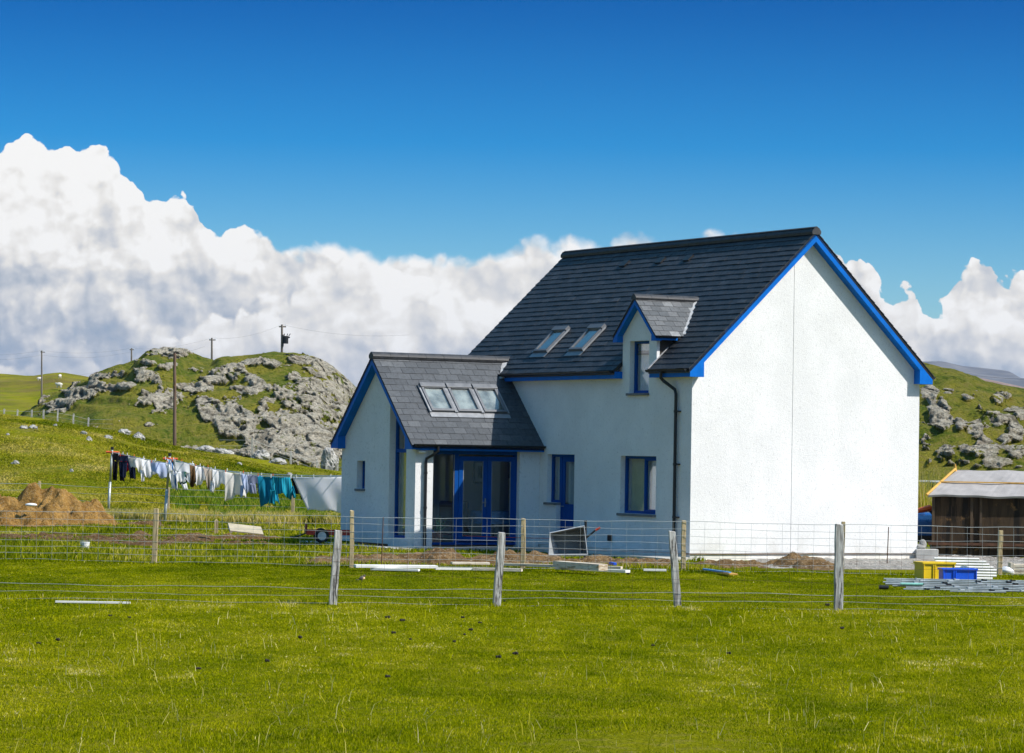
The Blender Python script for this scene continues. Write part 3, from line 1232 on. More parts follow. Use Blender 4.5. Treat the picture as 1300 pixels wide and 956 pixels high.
def picture(y0_, y1_, z0, z1, lab):
    o = thing('framed_picture', lab, 'picture', (0, 0, 0))
    o.parent = None
    o.matrix_world = Matrix.Translation(HO) @ Matrix.Rotation(-(math.pi/2-HA), 4, 'Z')
    x = XW0+T+.032
    f = MB()
    frame_yz(f, y0_, y1_, z0, z1, x+.03, t=.04, d=.028)
    f.build('frame', M_BLACK, o)
    p = MB()
    p.box(x+.002, x+.010, y0_+.035, y1_-.035, z0+.035, z1-.035)
    p.build('mount', M_CURT, o)
    p = MB()
    p.box(x+.010, x+.013, y0_+.13, y1_-.13, z0+.13, z1-.13)
    p.build('print', pbr('picture_print', (.22, .26, .24), .6, var=.6, nscale=12), o)


picture(.12, .58, 1.50, 2.06, 'black framed picture on the wall behind the left patio door leaf')
picture(1.12, 1.42, 1.64, 2.02, 'smaller dark picture further right, behind the right patio door leaf')

HM = Matrix.Translation(HO) @ Matrix.Rotation(-(math.pi/2-HA), 4, 'Z')


def hw_(u, v, z=0):
    return HM @ Vector((u, v, z))


def hthing(name, label, cat, u, v, z=0, rz=0, group=None):
    o = thing(name, label, cat, hw_(u, v, z), -(math.pi/2-HA)+rz, group)
    return o


# table with blue cloth
tb = hthing('table', 'round table under a pale blue cloth behind the patio doors', 'table', -8.0, -.4, .13)
b = MB()
b.tube([(0, 0, 0), (0, 0, .70)], .05, 10)
b.tube([(0, 0, 0), (0, 0, .03)], .25, 16)
b.build('leg', M_BLACK, tb)
b = MB()
b.tube([(0, 0, .70), (0, 0, .74)], .5, 24)
b.build('tabletop', M_FLOORI, tb)
b = MB()
n = 48
vs = []
for rr, zz in ((.02, .748), (.50, .748), (.53, .70), (.55, .45)):
    for k in range(n):
        a = 2*math.pi*k/n
        q = rr*(1+(.05*math.sin(a*9) if zz < .7 else 0))
        vs.append((q*math.cos(a), q*math.sin(a), zz))
fs = [(i*n+k, i*n+(k+1) % n, (i+1)*n+(k+1) % n, (i+1)*n+k) for i in range(3) for k in range(n)]
b.add(vs, fs)
b.build('tablecloth', pbr('blue_tablecloth', (.16, .42, .75), .8), tb, smooth=True)


def armchair(o, mat):
    b = MB()
    b.box(-.35, .35, -.35, .35, .18, .44)
    b.build('seat', mat, o, bevel=.04)
    b = MB()
    b.box(-.35, .35, .27, .42, .30, .98)
    b.build('backrest', mat, o, bevel=.05)
    for s in (-1, 1):
        b = MB()
        b.box(s*.35-.07, s*.35+.07, -.34, .34, .18, .62)
        b.build('armrest', mat, o, bevel=.03)
        for q in (-1, 1):
            b = MB()
            b.tube([(s*.3, q*.28, 0), (s*.3, q*.28, .18)], .02, 8)
            b.build('leg', M_BLACK, o)


armchair(hthing('armchair', 'dark armchair behind the right patio door leaf', 'armchair', -7.5, .55, .13, rz=2.2), pbr('dark_upholstery', (.03, .028, .03), .8))
armchair(hthing('armchair', 'brown armchair behind the fixed patio pane', 'armchair', -7.6, -1.7, .13, rz=1.0), pbr('brown_upholstery', (.09, .06, .045), .8))
pt = hthing('potted_plant', 'spiky green pot plant at the foot of the fixed patio pane', 'plant', -6.95, -2.45, .13)
b = MB()
b.tube([(0, 0, 0), (0, 0, .25)], .10, 14, r1=.14)
b.build('pot', pbr('clay_pot', (.35, .14, .07), .8), pt)
b = MB()
for k in range(26):
    a = rnd.uniform(0, 6.28)
    l = rnd.uniform(.3, .6)
    e = rnd.uniform(.4, 1.3)
    p0 = Vector((0, 0, .24))
    dr_ = Vector((math.cos(a)*math.cos(e), math.sin(a)*math.cos(e), math.sin(e)))
    p1 = p0+dr_*l*.6
    p2 = p0+dr_*l+Vector((0, 0, -.12*l))
    sd = Vector((-math.sin(a), math.cos(a), 0))*.018
    b.add([p0-sd, p0+sd, p1+sd, p1-sd, p2], [(0, 1, 2, 3), (3, 2, 4)])
b.build('leaves', pbr('plant_leaf', (.10, .22, .05), .5), pt)

# ================================================================== TERRAIN
YC = 180.0                           # distance of the near crest
_px = np.array([-900, -200, 0, 60, 100, 150, 200, 250, 300, 350, 430, 600, 1165, 1300, 2200])
_py = np.array([520, 524, 529, 533, 540, 550, 563, 572, 580, 590, 603, 606, 606, 606, 600])
_cz = np.array([atY(float(a), float(b), YC).z for a, b in zip(_px, _py)])
_cx = np.array([atY(float(a), float(b), YC).x/YC for a, b in zip(_px, _py)])
_fx = np.array([atY(float(a), 480, 600).x/600 for a in (-900, 0, 40, 75, 103, 150, 250, 500, 1100, 2000)])
_fz = np.array([atY(float(a), float(b), 600).z for a, b in ((-900, 470), (0, 481), (40, 483), (75, 479), (103, 485), (150, 492), (250, 530), (500, 560), (1100, 560), (2000, 560))])


def gheight(x, y, detail=True):
    yy_ = np.maximum(y, 1.0)
    th = np.clip(x/np.maximum(yy_, 60), -.8, .8)
    zc_ = np.interp(th, _cx, _cz)
    zf_ = np.interp(th, _fx, _fz)
    rise = sstep(97, YC, yy_)**.8
    z = zc_*rise
    back = sstep(YC, 240, yy_)
    z = z*(1-back)+(np.minimum(zc_-1.4, 1.4))*back
    far = sstep(300, 600, yy_)
    z = z+(zf_-1.2)*far
    z = z*(1-sstep(650, 1600, yy_))
    if detail:
        amp = .25*sstep(95, 160, yy_)
        z = z+amp*fbm(x*.09, y*.06, seed=3)+.08*sstep(92, 120, yy_)*fbm(x*.5, y*.4, seed=4, octv=3)
        z = z+sstep(380, 560, yy_)*1.1*fbm(x*.03, y*.02, seed=9)*(1-sstep(700, 1200, yy_))
        z = z+.012*fbm(x*.8, y*.8, seed=5, octv=3)
    return z


def gz(x, y):
    return float(gheight(np.array([float(x)]), np.array([float(y)]))[0])


def axis(segs):
    a = []
    for (p, q, st) in segs:
        a += list(np.arange(p, q, st))
    a.append(segs[-1][1])
    return np.array(a)


gx = axis([(-6000, -600, 450), (-600, -100, 25), (-100, -40, 2), (-40, 32, .45), (32, 100, 4), (100, 600, 50), (600, 6000, 450)])
gy = axis([(-400, 0, 50), (0, 25, 2.5), (25, 95, .7), (95, 230, .8), (230, 420, 2), (420, 700, 5), (700, 2000, 65), (2000, 9000, 500)])
X, Y = np.meshgrid(gx, gy)
Z = gheight(X, Y)
ground = npmesh('ground', np.stack([X.ravel(), Y.ravel(), Z.ravel()], 1), gridfaces(len(gy), len(gx)), M_GROUND)
tag(ground, kind='structure')


def knoll(name, xs_px, ys_px, Y0, depth, foot_px, rocks, seed, step=.13, x_pad=6, foot_z=None, back=30, rough=1.0, thr=.40):
    """rocky hill: crest line read off as real heights at distance Y0+depth, foot at Y0.
    rocks: list of (px, py, rx, ry, w) on its face"""
    Yc = Y0+depth
    cx = np.array([atY(a, b, Yc).x for a, b in zip(xs_px, ys_px)])
    czz = np.array([atY(a, b, Yc).z for a, b in zip(xs_px, ys_px)])
    x = np.arange(cx[0]-x_pad, cx[-1]+x_pad, step)
    t = np.concatenate([np.arange(0, 1.0001, step*1.0/depth), 1+np.arange(step*3, back, step*4)/depth])
    S, Tt = np.meshgrid(x, t)
    H = np.interp(S, cx, czz)
    base = foot_z
    tf = np.clip(Tt, 0, 1)
    # face profile: rises quickly then rounds over the crest
    prof = np.where(Tt < 1, (1-(1-tf)**1.75), 1-.9*sstep(1, 1+back/depth, Tt))
    wob = fbm(S*.12, Tt*depth*.12, seed=seed, octv=4)
    Zs = base+(H-base)*prof
    Ys = Y0+Tt*depth
    # terraces
    hh = (Zs-base)
    st_h = 1.25
    q = hh/st_h+wob*.7
    fr = q-np.floor(q)
    terr = (sstep(.25, .75, fr)-fr)*st_h*.75*rough
    face = sstep(0, .12, Tt)*(1-sstep(.80, .98, Tt))
    Zs = Zs+terr*face
    # where rock breaks through: photo positions of outcrops, on the real face
    dY = Ys
    zz_ = Zs-CAM_H
    c, s = math.cos(PITCH), math.sin(PITCH)
    yc = c*dY+s*zz_
    zc2 = -s*dY+c*zz_
    U, V = F_PX*S/yc, F_PX*zc2/yc
    c, s = math.cos(ROLL), math.sin(ROLL)
    PX, PY = 650+c*U+s*V, 478-(-s*U+c*V)
    mask = np.full(S.shape, -.25)
    for (a, b, rx, ry, w_) in rocks:
        mask = np.maximum(mask, w_*np.exp(-(((PX-a)/rx)**2+((PY-b)/ry)**2)**1.2*.9))
    nse = fbm(S*.35, Zs*.6, Ys*.25, octv=5, seed=seed+5)
    nse2 = fbm(S*1.3+Zs*.5, Zs*2.0, Ys*.5, octv=5, seed=seed+6, gain=.6)
    mask = np.minimum(mask, .78)+nse*.36+nse2*.26
    rock = sstep(thr, thr+.14, mask)*(Tt <= 1.25)
    # blocky rock relief
    wx = S+.8*fbm(S*.5, Zs*.5, Ys*.3, octv=3, seed=seed+8)
    wz = Zs*1.3+S*.45+.8*fbm(S*.5, Zs*.5, Ys*.3, octv=3, seed=seed+9)
    mk = rock > 0
    f1, f2, cv = voro((wx*.36-wz*.12)[mk], (wz*.45)[mk], (Ys*.14)[mk], seed=seed)
    g1, g2, cw = voro((wx*1.9)[mk], (wz*1.5)[mk], (Ys*.5)[mk], seed=seed+30)
    crack = np.zeros(S.shape)
    crack2 = np.zeros(S.shape)
    crack[mk] = 1-sstep(.0, .09, f2-f1)
    crack2[mk] = 1-sstep(.0, .08, g2-g1)
    relief = np.zeros(S.shape)
    relief[mk] = (cv*.42+.12-crack[mk]*.2)+.10*cw-.06*crack2[mk]+.36*(.5-np.abs(fbm((S[mk]-Zs[mk]*.8)*.75, (Zs[mk]+S[mk]*.5)*1.5, Ys[mk]*.5, octv=6, seed=seed+3, gain=.62)))
    d_ = rock*relief*rough*.85
    Yn, Zn = Ys-d_*1.15, Zs+d_*.45
    Xn = S-d_*.15
    Zn = Zn+(1-rock)*.12*fbm(S*.5, Ys*.5, seed=seed+2)
    edge = sstep(0, x_pad, S-x[0])*sstep(0, x_pad, x[-1]-S)
    Zn = base-1.5+(Zn-base+1.5)*edge
    Zn = np.where(Tt <= 0, base-1.5, Zn)
    V3 = np.stack([Xn.ravel(), Yn.ravel(), Zn.ravel()], 1)
    o = npmesh(name, V3, gridfaces(len(t), len(x)), M_HILL, attrs={'rock': rock.ravel(), 'crack': (rock*np.maximum(crack*.75, crack2*.45)).ravel()})
    tag(o, kind='structure')
    return o


# left hill
lx = [40, 58, 75, 100, 120, 140, 165, 185, 200, 215, 240, 262, 275, 290, 320, 350, 385, 410, 430, 448, 470, 500, 560]
ly = [545, 524, 505, 492, 483, 470, 462, 455, 446, 444, 446, 455, 459, 454, 451, 447, 450, 458, 472, 488, 510, 540, 575]
lr = [(75, 515, 22, 9, 1), (105, 500, 24, 8, 1), (132, 492, 22, 8, .95), (150, 476, 14, 5, .8), (128, 480, 16, 5, .8), (95, 512, 12, 6, .7),
      (190, 461, 18, 5, .9), (222, 449, 26, 8, 1), (212, 466, 22, 6, .8), (180, 475, 12, 12, .95), (200, 482, 16, 8, .75), (160, 491, 18, 5, .7),
      (205, 505, 30, 14, 1), (243, 492, 24, 7, .85), (245, 470, 14, 5, .7), (285, 480, 26, 9, 1), (318, 488, 22, 16, 1), (300, 468, 18, 6, .7),
      (272, 517, 14, 9, .8), (300, 535, 32, 24, 1.1), (262, 520, 10, 16, .9), (345, 462, 34, 7, .85), (385, 458, 26, 7, .9), (412, 470, 26, 11, 1),
      (372, 478, 18, 7, .8), (395, 495, 50, 18, .95), (365, 520, 44, 26, 1.15), (415, 530, 42, 34, 1.15), (372, 560, 46, 22, 1.15), (335, 560, 24, 14, .9),
      (430, 575, 30, 12, .9), (440, 495, 22, 18, .9), (255, 570, 26, 5, .7), (330, 575, 20, 6, .8), (165, 534, 14, 4, .45), (190, 540, 12, 4, .4)]
knoll('hill', lx, ly, 262, 42, None, lr, 21, foot_z=1.0, step=.125)
# right hill
rx_ = [930, 1000, 1080, 1130, 1165, 1183, 1210, 1250, 1300, 1360, 1450, 1600]
ry_ = [520, 492, 470, 462, 462, 467, 474, 487, 500, 512, 530, 560]
rr = [(1180, 500, 12, 14, .95), (1195, 530, 14, 28, 1), (1178, 560, 12, 14, .9), (1200, 575, 18, 14, .95), (1222, 540, 12, 14, .75), (1235, 545, 16, 14, .7),
      (1232, 503, 16, 6, .8), (1270, 508, 18, 7, .85), (1262, 535, 18, 12, .8), (1290, 550, 14, 16, .8), (1250, 570, 24, 12, .95), (1215, 590, 22, 9, .9),
      (1262, 590, 22, 8, .85), (1290, 575, 16, 10, .8), (1300, 530, 14, 9, .7), (1205, 497, 10, 6, .75), (1190, 480, 10, 5, .6), (1185, 520, 9, 20, .9), (1212, 560, 10, 12, .8), (1245, 520, 12, 6, .7), (1285, 520, 10, 6, .7), (1275, 560, 10, 8, .8), (1225, 570, 12, 8, .85), (1180, 590, 12, 8, .7), (1292, 600, 12, 6, .7), (1320, 560, 20, 20, .8), (1150, 540, 22, 40, .8), (1240, 595, 20, 6, .7)]
knoll('hill', rx_, ry_, 150, 40, None, rr, 57, foot_z=.6, step=.09, x_pad=10, rough=.8, thr=.44)


# distant mountains
def ridge(name, pts, Yd, mat, seed, depth):
    cx = np.array([atY(a, b, Yd).x for a, b in pts])
    cz = np.array([atY(a, b, Yd).z for a, b in pts])
    x = np.linspace(cx[0], cx[-1], 260)
    t = np.linspace(-1, 1, 60)
    S, Tt = np.meshgrid(x, t)
    H = np.interp(S, cx, cz)
    k = depth/1000
    Zm = H*(1-np.abs(Tt)**1.4)+H*.10*fbm(S*.004/k, Tt*3, seed=seed)*(1-Tt**4)*sstep(.0, .3, np.abs(Tt))-5
    o = npmesh(name, np.stack([S.ravel(), (Yd+Tt*depth).ravel(), Zm.ravel()], 1), gridfaces(60, 260), mat)
    tag(o, kind='structure')


ridge('mountain', [(850, 560), (1000, 505), (1120, 462), (1165, 456), (1190, 455.5), (1215, 461), (1245, 464), (1268, 466.5), (1280, 474), (1300, 487), (1340, 510), (1450, 560)], 6200, mountain_mat('far_mountain', (.12, .12, .12), (.20, .19, .18)), 5, 1500)
ridge('mountain', [(900, 575), (1050, 520), (1150, 474), (1200, 472), (1225, 474), (1260, 483), (1300, 493), (1400, 515), (1600, 570)], 3200, mountain_mat('brown_mountain', (.18, .12, .09), (.30, .23, .19)), 8, 900)


# ---- soil, gravel, paving
def patch(name, x0, x1, y0_, y1_, res, hfun, mat, kind='structure'):
    xs = np.arange(x0, x1+res, res)
    ys = np.arange(y0_, y1_+res, res)
    X, Y = np.meshgrid(xs, ys)
    H = hfun(X, Y)
    o = npmesh(name, np.stack([X.ravel(), Y.ravel(), (gheight(X, Y)+H).ravel()], 1), gridfaces(len(ys), len(xs)), mat)
    tag(o, kind=kind)
    return o


def lumps(X, Y, amp, seed, sc=1.0):
    f1, f2, cv = voro(X*3.2*sc, Y*3.2*sc, X*0, seed=seed)
    g1, g2, cw = voro(X*8*sc, Y*8*sc, X*0, seed=seed+7)
    return amp*(.55*fbm(X*1.1*sc, Y*1.1*sc, seed=seed, octv=5)+.5*(.6-f1)+.35*cv+.22*(.6-g1))


def h_front(X, Y):
    e = 60.7+.45*fbm(X*.5, X*0, seed=31, octv=3)
    band = sstep(e-.5, e+.4, Y)*(1-sstep(63.8, 65.2, Y+.5*fbm(X*.4, Y*.4, seed=33, octv=3)))
    xm = sstep(-4.6, -3.4, X)*(1-sstep(6.4, 7.4, X))
    m = band*xm
    m = m*(.75+.5*fbm(X*.7, Y*.7, seed=35, octv=3))
    m = m*sstep(-.5, .25, fbm(X*.55, Y*.3, seed=37, octv=3)+.35)
    return -.10+m*.19+m*np.maximum(lumps(X, Y, .17, 41, 1.5), -.05)


patch('soil', -5.2, 8.2, 59.6, 66.2, .05, h_front, soil_mat('rubble_soil', (.17, .10, .042), (.32, .205, .095), (.46, .34, .21), .5))


def h_grav(X, Y):
    m = sstep(61.6, 62.4, Y+.3*fbm(X*.8, Y*.5, seed=51, octv=3))*sstep(4.4, 5.6, X)*(1-sstep(12.5, 13.4, X))*(1-sstep(71, 72, Y))
    return -.08+m*(.085+lumps(X, Y, .06, 53, 2.6))


patch('gravel', 4.2, 14, 61.2, 73, .06, h_grav, M_GRAVEL)


def h_left(X, Y):
    xm = 1-sstep(-4.9, -3.9, X)
    c1_ = 72+1.5*fbm(X*.2, X*0, seed=61, octv=3)
    m1 = sstep(c1_-4.2, c1_-3, Y)*(1-sstep(c1_+2, c1_+4.2, Y))
    m2 = sstep(82, 83.5, Y+.8*fbm(X*.3, Y*.3, seed=66))*(1-sstep(88, 90.5, Y+.9*fbm(X*.3, Y*.3, seed=67)))*(1-sstep(-8.2, -6.5, X))
    n_ = fbm(X*.45, Y*.3, seed=63, octv=4)
    n_ = n_+.35*fbm(X*1.6, Y*1.1, seed=64, octv=3)
    m = np.maximum(m1*sstep(-.02, .32, n_+sstep(-12, -8, X)*.3), m2*sstep(.0, .35, n_))*xm
    return -.10+m*(.125+np.maximum(lumps(X, Y, .15, 65, 1.4), -.12))


patch('soil', -24, -3.4, 64, 94, .10, h_left, M_SOIL)


# dirt heap at the left
def heap(name, cx, cy, peaks, label):
    xs = np.arange(cx-5, cx+4.2, .06)
    ys = np.arange(cy-2.6, cy+2.6, .06)
    X, Y = np.meshgrid(xs, ys)
    H = np.full(X.shape, -.35)
    for (px_, py_, r, h_) in peaks:
        d_ = np.sqrt(((X-cx-px_)/r)**2+((Y-cy-py_)/(r*.8))**2)
        H = np.maximum(H, h_*(1.06-np.sqrt(d_**2+.07)*.83)+.26*fbm(X*1.1, Y*1.1, seed=72, octv=5))
    H = H+np.where(H > -.2, lumps(X, Y, .26, 73, 1.5), 0)
    H = np.minimum(H, 2)
    o = npmesh(name, np.stack([X.ravel(), Y.ravel(), (gheight(X, Y)+H).ravel()], 1), gridfaces(len(ys), len(xs)), M_SOILR)
    tag(o, kind='structure')


heap('dirt_heap', -12.9, 86, [(-.45, 0, 1.05, 1.28), (.15, -.1, 1.05, 1.20), (.75, -.3, .95, .62), (-1.2, -.3, 1.2, .95), (-2.3, .3, 1.2, 1.2), (-.5, -.9, 1.2, .5)], '')

# concrete apron round the house
def quad_path(name, pts, z, mat, th=.06):
    b = MB()
    b.prism([(p[0], p[1]) for p in pts], 2, z-th, z)
    o = b.build(name, mat)
    tag(o, kind='structure')
    return o


P_ = lambda u, v: (hw_(u, v).x, hw_(u, v).y)
quad_path('path', [P_(.35, -.9), P_(.35, -.03), P_(-6.42, -.03), P_(-6.42, -.9)], .075, M_CONC)
quad_path('path', [P_(-5.9, -.91), P_(-6.42, -.91), P_(-6.42, -3.72), P_(-10.9, -3.72), P_(-10.9, -4.2), P_(-5.9, -4.2)], .07, M_CONC)


# ================================================================== FENCES
def fence(name, label, posts, y_of, x0, x1, zf, hts, vstep, wr=.0032, post_mat=M_POST, pw=.075, vwire=True, top=1.0, tops=None, droppers=()):
    """posts: list of (x, y, height, width, lean_x, lean_y)"""
    o = thing(name, label, 'fence', (posts[0][0], posts[0][1], 0))
    off = Vector(o.location)
    bpy.context.view_layer.update()
    for (x, y, h_, pw_, lx_, ly_) in posts:
        z_ = zf(x, y)
        b = MB()
        n = 7
        vs = []
        for i in range(n):
            t_ = i/(n-1)
            jx, jy = (rnd.uniform(-.006, .006) for _ in (0, 1))
            for (sx, sy) in ((-1, -1), (1, -1), (1, 1), (-1, 1)):
                k = 1 if i < n-1 else .93
                vs.append((sx*pw_/2*k+lx_*t_+jx, sy*pw_/2*k+ly_*t_+jy, -.25+(h_+.25)*t_+(rnd.uniform(-.012, .012) if i == n-1 else 0)))
        fs = [(i*4+k, i*4+(k+1) % 4, (i+1)*4+(k+1) % 4, (i+1)*4+k) for i in range(n-1) for k in range(4)]+[tuple((n-1)*4+k for k in range(4))]
        b.add(vs, fs)
        p = b.build('post', post_mat, o, bevel=.008)
        p.location = Vector((x, y, z_))-off
        p.rotation_euler[2] = rnd.uniform(-.12, .12)
    xs = list(np.arange(x0, x1, .35))+[x1]
    for h_ in hts:
        b = MB()
        ph = rnd.uniform(0, 6)
        pts = []
        for x in xs:
            y = y_of(x)
            sag = .010*math.sin(x*1.7+ph)+.006*math.sin(x*4.3+ph*2)
            pts.append(Vector((x, y-.045, zf(x, y)+h_+sag))-off)
        b.tube(pts, wr if h_ < hts[-1]-.001 else wr*1.4, 4)
        b.build('wire', M_WIRE, o)
    if vwire:
        b = MB()
        x = x0+.07
        hv = [h_ for h_ in hts if h_ <= top]
        while x < x1:
            y = y_of(x)
            z_ = zf(x, y)
            b.tube([Vector((x, y-.045, z_+hv[0]))-off, Vector((x+rnd.uniform(-.01, .01), y-.045, z_+hv[-1]))-off], wr*.7, 3)
            x += vstep
        b.build('netting', M_WIRE, o)
    for (x, h0, h1) in droppers:
        b = MB()
        y = y_of(x)
        b.tube([Vector((x, y-.05, zf(x, y)+h0))-off, Vector((x+.02, y-.05, zf(x, y)+h1))-off], .010, 6)
        b.build('stay', M_RUST, o)
    return o


def flat(x, y):
    return 0.0


NET = [.06, .16, .27, .40, .55, .72, .85, .97]
bp = [(-10.5, 59.0, 1.04, .08, 0, 0), (-6.85, 58.8, 1.07, .095, .03, 0), (-3.03, 58.6, 1.10, .08, 0, 0), (.27, 58.8, 1.0, .085, 0, 0),
      (3.37, 59.0, 1.0, .085, .0, 0), (6.41, 58.8, 1.05, .075, .03, 0), (9.51, 59.1, .92, .085, .02, 0), (12.8, 59.1, 1.0, .085, 0, 0)]
byx = [p[0] for p in bp]
byy = [p[1] for p in bp]
fence('stock_fence', 'newer stock fence of sawn posts and square wire netting in front of the house', bp, lambda x: float(np.interp(x, byx, byy)), -12.5, 12.8, flat,
      [.05, .18, .30, .43, .57, .70, .84, .98], .30, wr=.0032, droppers=((-2.45, .05, .98), (7.3, .25, .95)))
fp = [(-5.6, 44.5, .35, .09, 0, 0), (-2.56, 44.3, 1.08, .112, .075, .02), (-.19, 44.6, 1.08, .112, .08, -.02), (2.52, 44.8, 1.14, .105, -.13, .05), (4.86, 44.9, 1.28, .125, 0, 0), (8.2, 45.0, 1.1, .1, .05, 0)]
fp = fp[1:]
fyx = [p[0] for p in fp]
fyy = [p[1] for p in fp]
fence('stock_fence', 'old sagging wire fence on four weathered grey posts across the pasture', fp, lambda x: float(np.interp(x, fyx, fyy)), -9.5, 9.5, flat,
      [.03, .13, .24], .30, wr=.0021, post_mat=M_OLDPOST, vwire=False)
# its upper netting is thin and nearly invisible
fo_ = [o for o in bpy.data.objects if o.get('label', '').startswith('old sagging')][0]
b = MB()
off = Vector(fo_.location)
for h_ in (.42, .62, .84):
    pts = [Vector((x, float(np.interp(x, fyx, fyy))-.05, h_+.02*math.sin(x*1.3+h_*9)))-off for x in np.arange(-2.56, 9.5, .4)]
    w3 = MB()
    w3.tube(pts, .0018, 3)
    w3.build('wire', M_RUST, fo_)
b.tube([Vector((x, float(np.interp(x, fyx, fyy))-.05, .19))-off for x in np.arange(-9.45, 9.5, .4)], .0015, 3)
x = -9.4
while x < 9.5:
    y = float(np.interp(x, fyx, fyy))
    b.tube([Vector((x, y-.05, .02))-off, Vector((x, y-.05, .86 if x > -2.5 else .3))-off], .0015, 3)
    x += .33
b.build('netting', M_RUST, fo_)

# rear fence behind the washing
rp = []
for (a, b_, t_) in ((60, 618, 603), (213, 655, 618), (374, 664, 630)):
    pass
rp = [(-15.6, 101, 1.0, .09, 0, 0), (-11.05, 98.5, .98, .10, 0, 0), (-6.85, 96.2, .90, .10, .0, 0), (-3.0, 95, .95, .09, 0, 0)]
ryx = [p[0] for p in rp]
ryy = [p[1] for p in rp]
fence('wire_fence', 'plain wire fence on timber posts behind the washing line', rp, lambda x: float(np.interp(x, ryx, ryy)), -22, -3, lambda x, y: gz(x, y), [.2, .45, .7, .92], 1, wr=.005, vwire=False)

# fence at the foot of the left hill
def fence_px(name, label, pl, Yd, hpx_m, n_w=3, mat=M_OLDPOST):
    posts = []
    for (a, b_) in pl:
        p = atY(a, b_, Yd)
        posts.append((p.x, Yd, 1.15, .13, 0, 0))
    xs = [p[0] for p in posts]
    zz = [atY(a, b_, Yd).z for a, b_ in pl]
    return fence(name, label, posts, lambda x: Yd, xs[0]-2, xs[-1]+2, lambda x, y: float(np.interp(x, xs, zz)), [.3, .65, 1.0], 1, wr=.006, post_mat=mat, vwire=False)


fence_px('wire_fence', 'far wire fence along the crest at the left foot of the rocky hill', [(5, 537), (22, 538), (40, 538), (55, 538), (73, 540), (93, 543), (112, 548)], 250, 0)
fence_px('wire_fence', 'far wire fence in the dip below the tall cliff of the rocky hill', [(320, 580), (369, 597), (402, 610), (414, 612), (428, 614)], 185, 0)
fence_px('wire_fence', 'most distant wire fence near the grazing sheep', [(-10, 505), (24, 500), (60, 502), (85, 500), (100, 502)], 520, 0)

# ================================================================== POLES AND CABLES
def pole(pxx, ybot, ytop, Yd, label, mat=M_POLE, r=.13, sink=1.5, cross=None, lean=0):
    b0, t0 = atY(pxx, ybot, Yd), atY(pxx+lean, ytop, Yd)
    o = thing('utility_pole', label, 'pole', (b0.x, b0.y, b0.z))
    b = MB()
    b.tube([(0, 0, -sink), (t0-b0)*.5, t0-b0], r, 12, r1=r*.78)
    b.build('shaft', mat, o, smooth=False)
    h_ = (t0-b0).z
    d_ = t0-b0
    if cross:
        c = MB()
        c.box(-cross, cross, -.05, .05, h_-.28, h_-.16)
        c.build('crossarm', mat, o)
        for s in (-1, 0, 1):
            c = MB()
            c.tube([(s*cross*.9, 0, h_-.16), (s*cross*.9, 0, h_+.02)], .05, 8, r1=.03)
            c.build('insulator', M_LAMP, o)
    return o, t0


poleN, tN = pole(222, 572, 448, 245, 'tall brown utility pole standing alone in front of the rocky hill', r=.15, lean=-.3)
pA, tA = pole(53, 512, 445, 420, 'slender pole on the far left, in front of the grazing field', M_POLEG, r=.13, cross=.3)
pB, tB = pole(167, 466, 442, 420, 'short-looking pole rising behind the left shoulder of the hill', M_POLEG, r=.13, cross=.3)
pC, tC = pole(269, 462, 429, 330, 'pole behind the notch of the hill with a small crossarm', M_POLEG, r=.12, cross=.35)
pD, tD = pole(358, 452, 412, 303, 'pole on top of the hill carrying a transformer', M_POLEG, r=.13, cross=.35)
b = MB()
h_ = (tD-Vector(pD.location)).z
b.tube([(.35, -.05, h_-1.9), (.35, -.05, h_-1.15)], .26, 14)
b.box(.1, .75, -.12, .02, h_-1.35, h_-1.2)
for s in (-.12, .1, .28):
    b.tube([(.35+s, -.05, h_-1.15), (.38+s*1.5, -.05, h_-.9)], .04, 6)
b.tube([(.1, -.1, h_-2.2), (.1, -.1, h_-1.0)], .06, 8)
b.build('transformer', M_BLACK, pD)


def cable(name, pts, sag, r, label):
    o = thing(name, label, 'cable', pts[0])
    b = MB()
    for (p, q) in zip(pts[:-1], pts[1:]):
        n = 14
        for dz in (0,):
            b.tube([Vector(p)+(Vector(q)-Vector(p))*i/n-Vector((0, 0, sag*4*(i/n)*(1-i/n)))-Vector(pts[0]) for i in range(n+1)], r, 4)
    b.build('strand', M_CABLE, o)


cable('overhead_cable', [atY(-60, 447, 420), tA, tB, tC, tD, atY(520, 425, 300)], .5, .006, 'upper overhead line running from pole to pole along the hill')
cable('overhead_cable', [atY(-60, 452, 420), tA-Vector((0, 0, .6)), tB-Vector((0, 0, .5))], .6, .006, 'lower overhead line between the two left poles')
cable('overhead_cable', [atY(-60, 492, 600), atY(60, 481, 560), atY(150, 466, 500), atY(260, 440, 340)], .3, .007, 'thin service line climbing the sky above the grazing field')
cable('overhead_cable', [atY(1195, 472, 900), atY(1400, 482, 850)], 1.0, .03, 'thin line crossing in front of the far mountains')

# ================================================================== ROCKS ON THE SLOPES
M_STONE = None


def stone_mat():
    m, t, out = newmat('pale_stone')
    tc = t.n('ShaderNodeTexCoord').outputs['Object']
    n1 = t.noise(tc, 2.0, 8, .7)
    n2 = t.noise(tc, 7.0, 6, .7)
    c = t.mix(t.maprange(n1.outputs[0], .38, .62), (.22, .215, .20), (.52, .50, .46))
    c = t.mix(t.maprange(n2.outputs[0], .55, .66, 0, .7), c, (.10, .10, .08))
    b = t.n('ShaderNodeBsdfPrincipled', ins={'Base Color': c, 'Roughness': .92})
    bpn = t.n('ShaderNodeBump', ins={'Strength': 1.0, 'Distance': .08, 'Height': n2.outputs[0]})
    t.set(b.inputs['Normal'], bpn)
    t.set(out.inputs[0], b)
    return m


M_STONE = stone_mat()


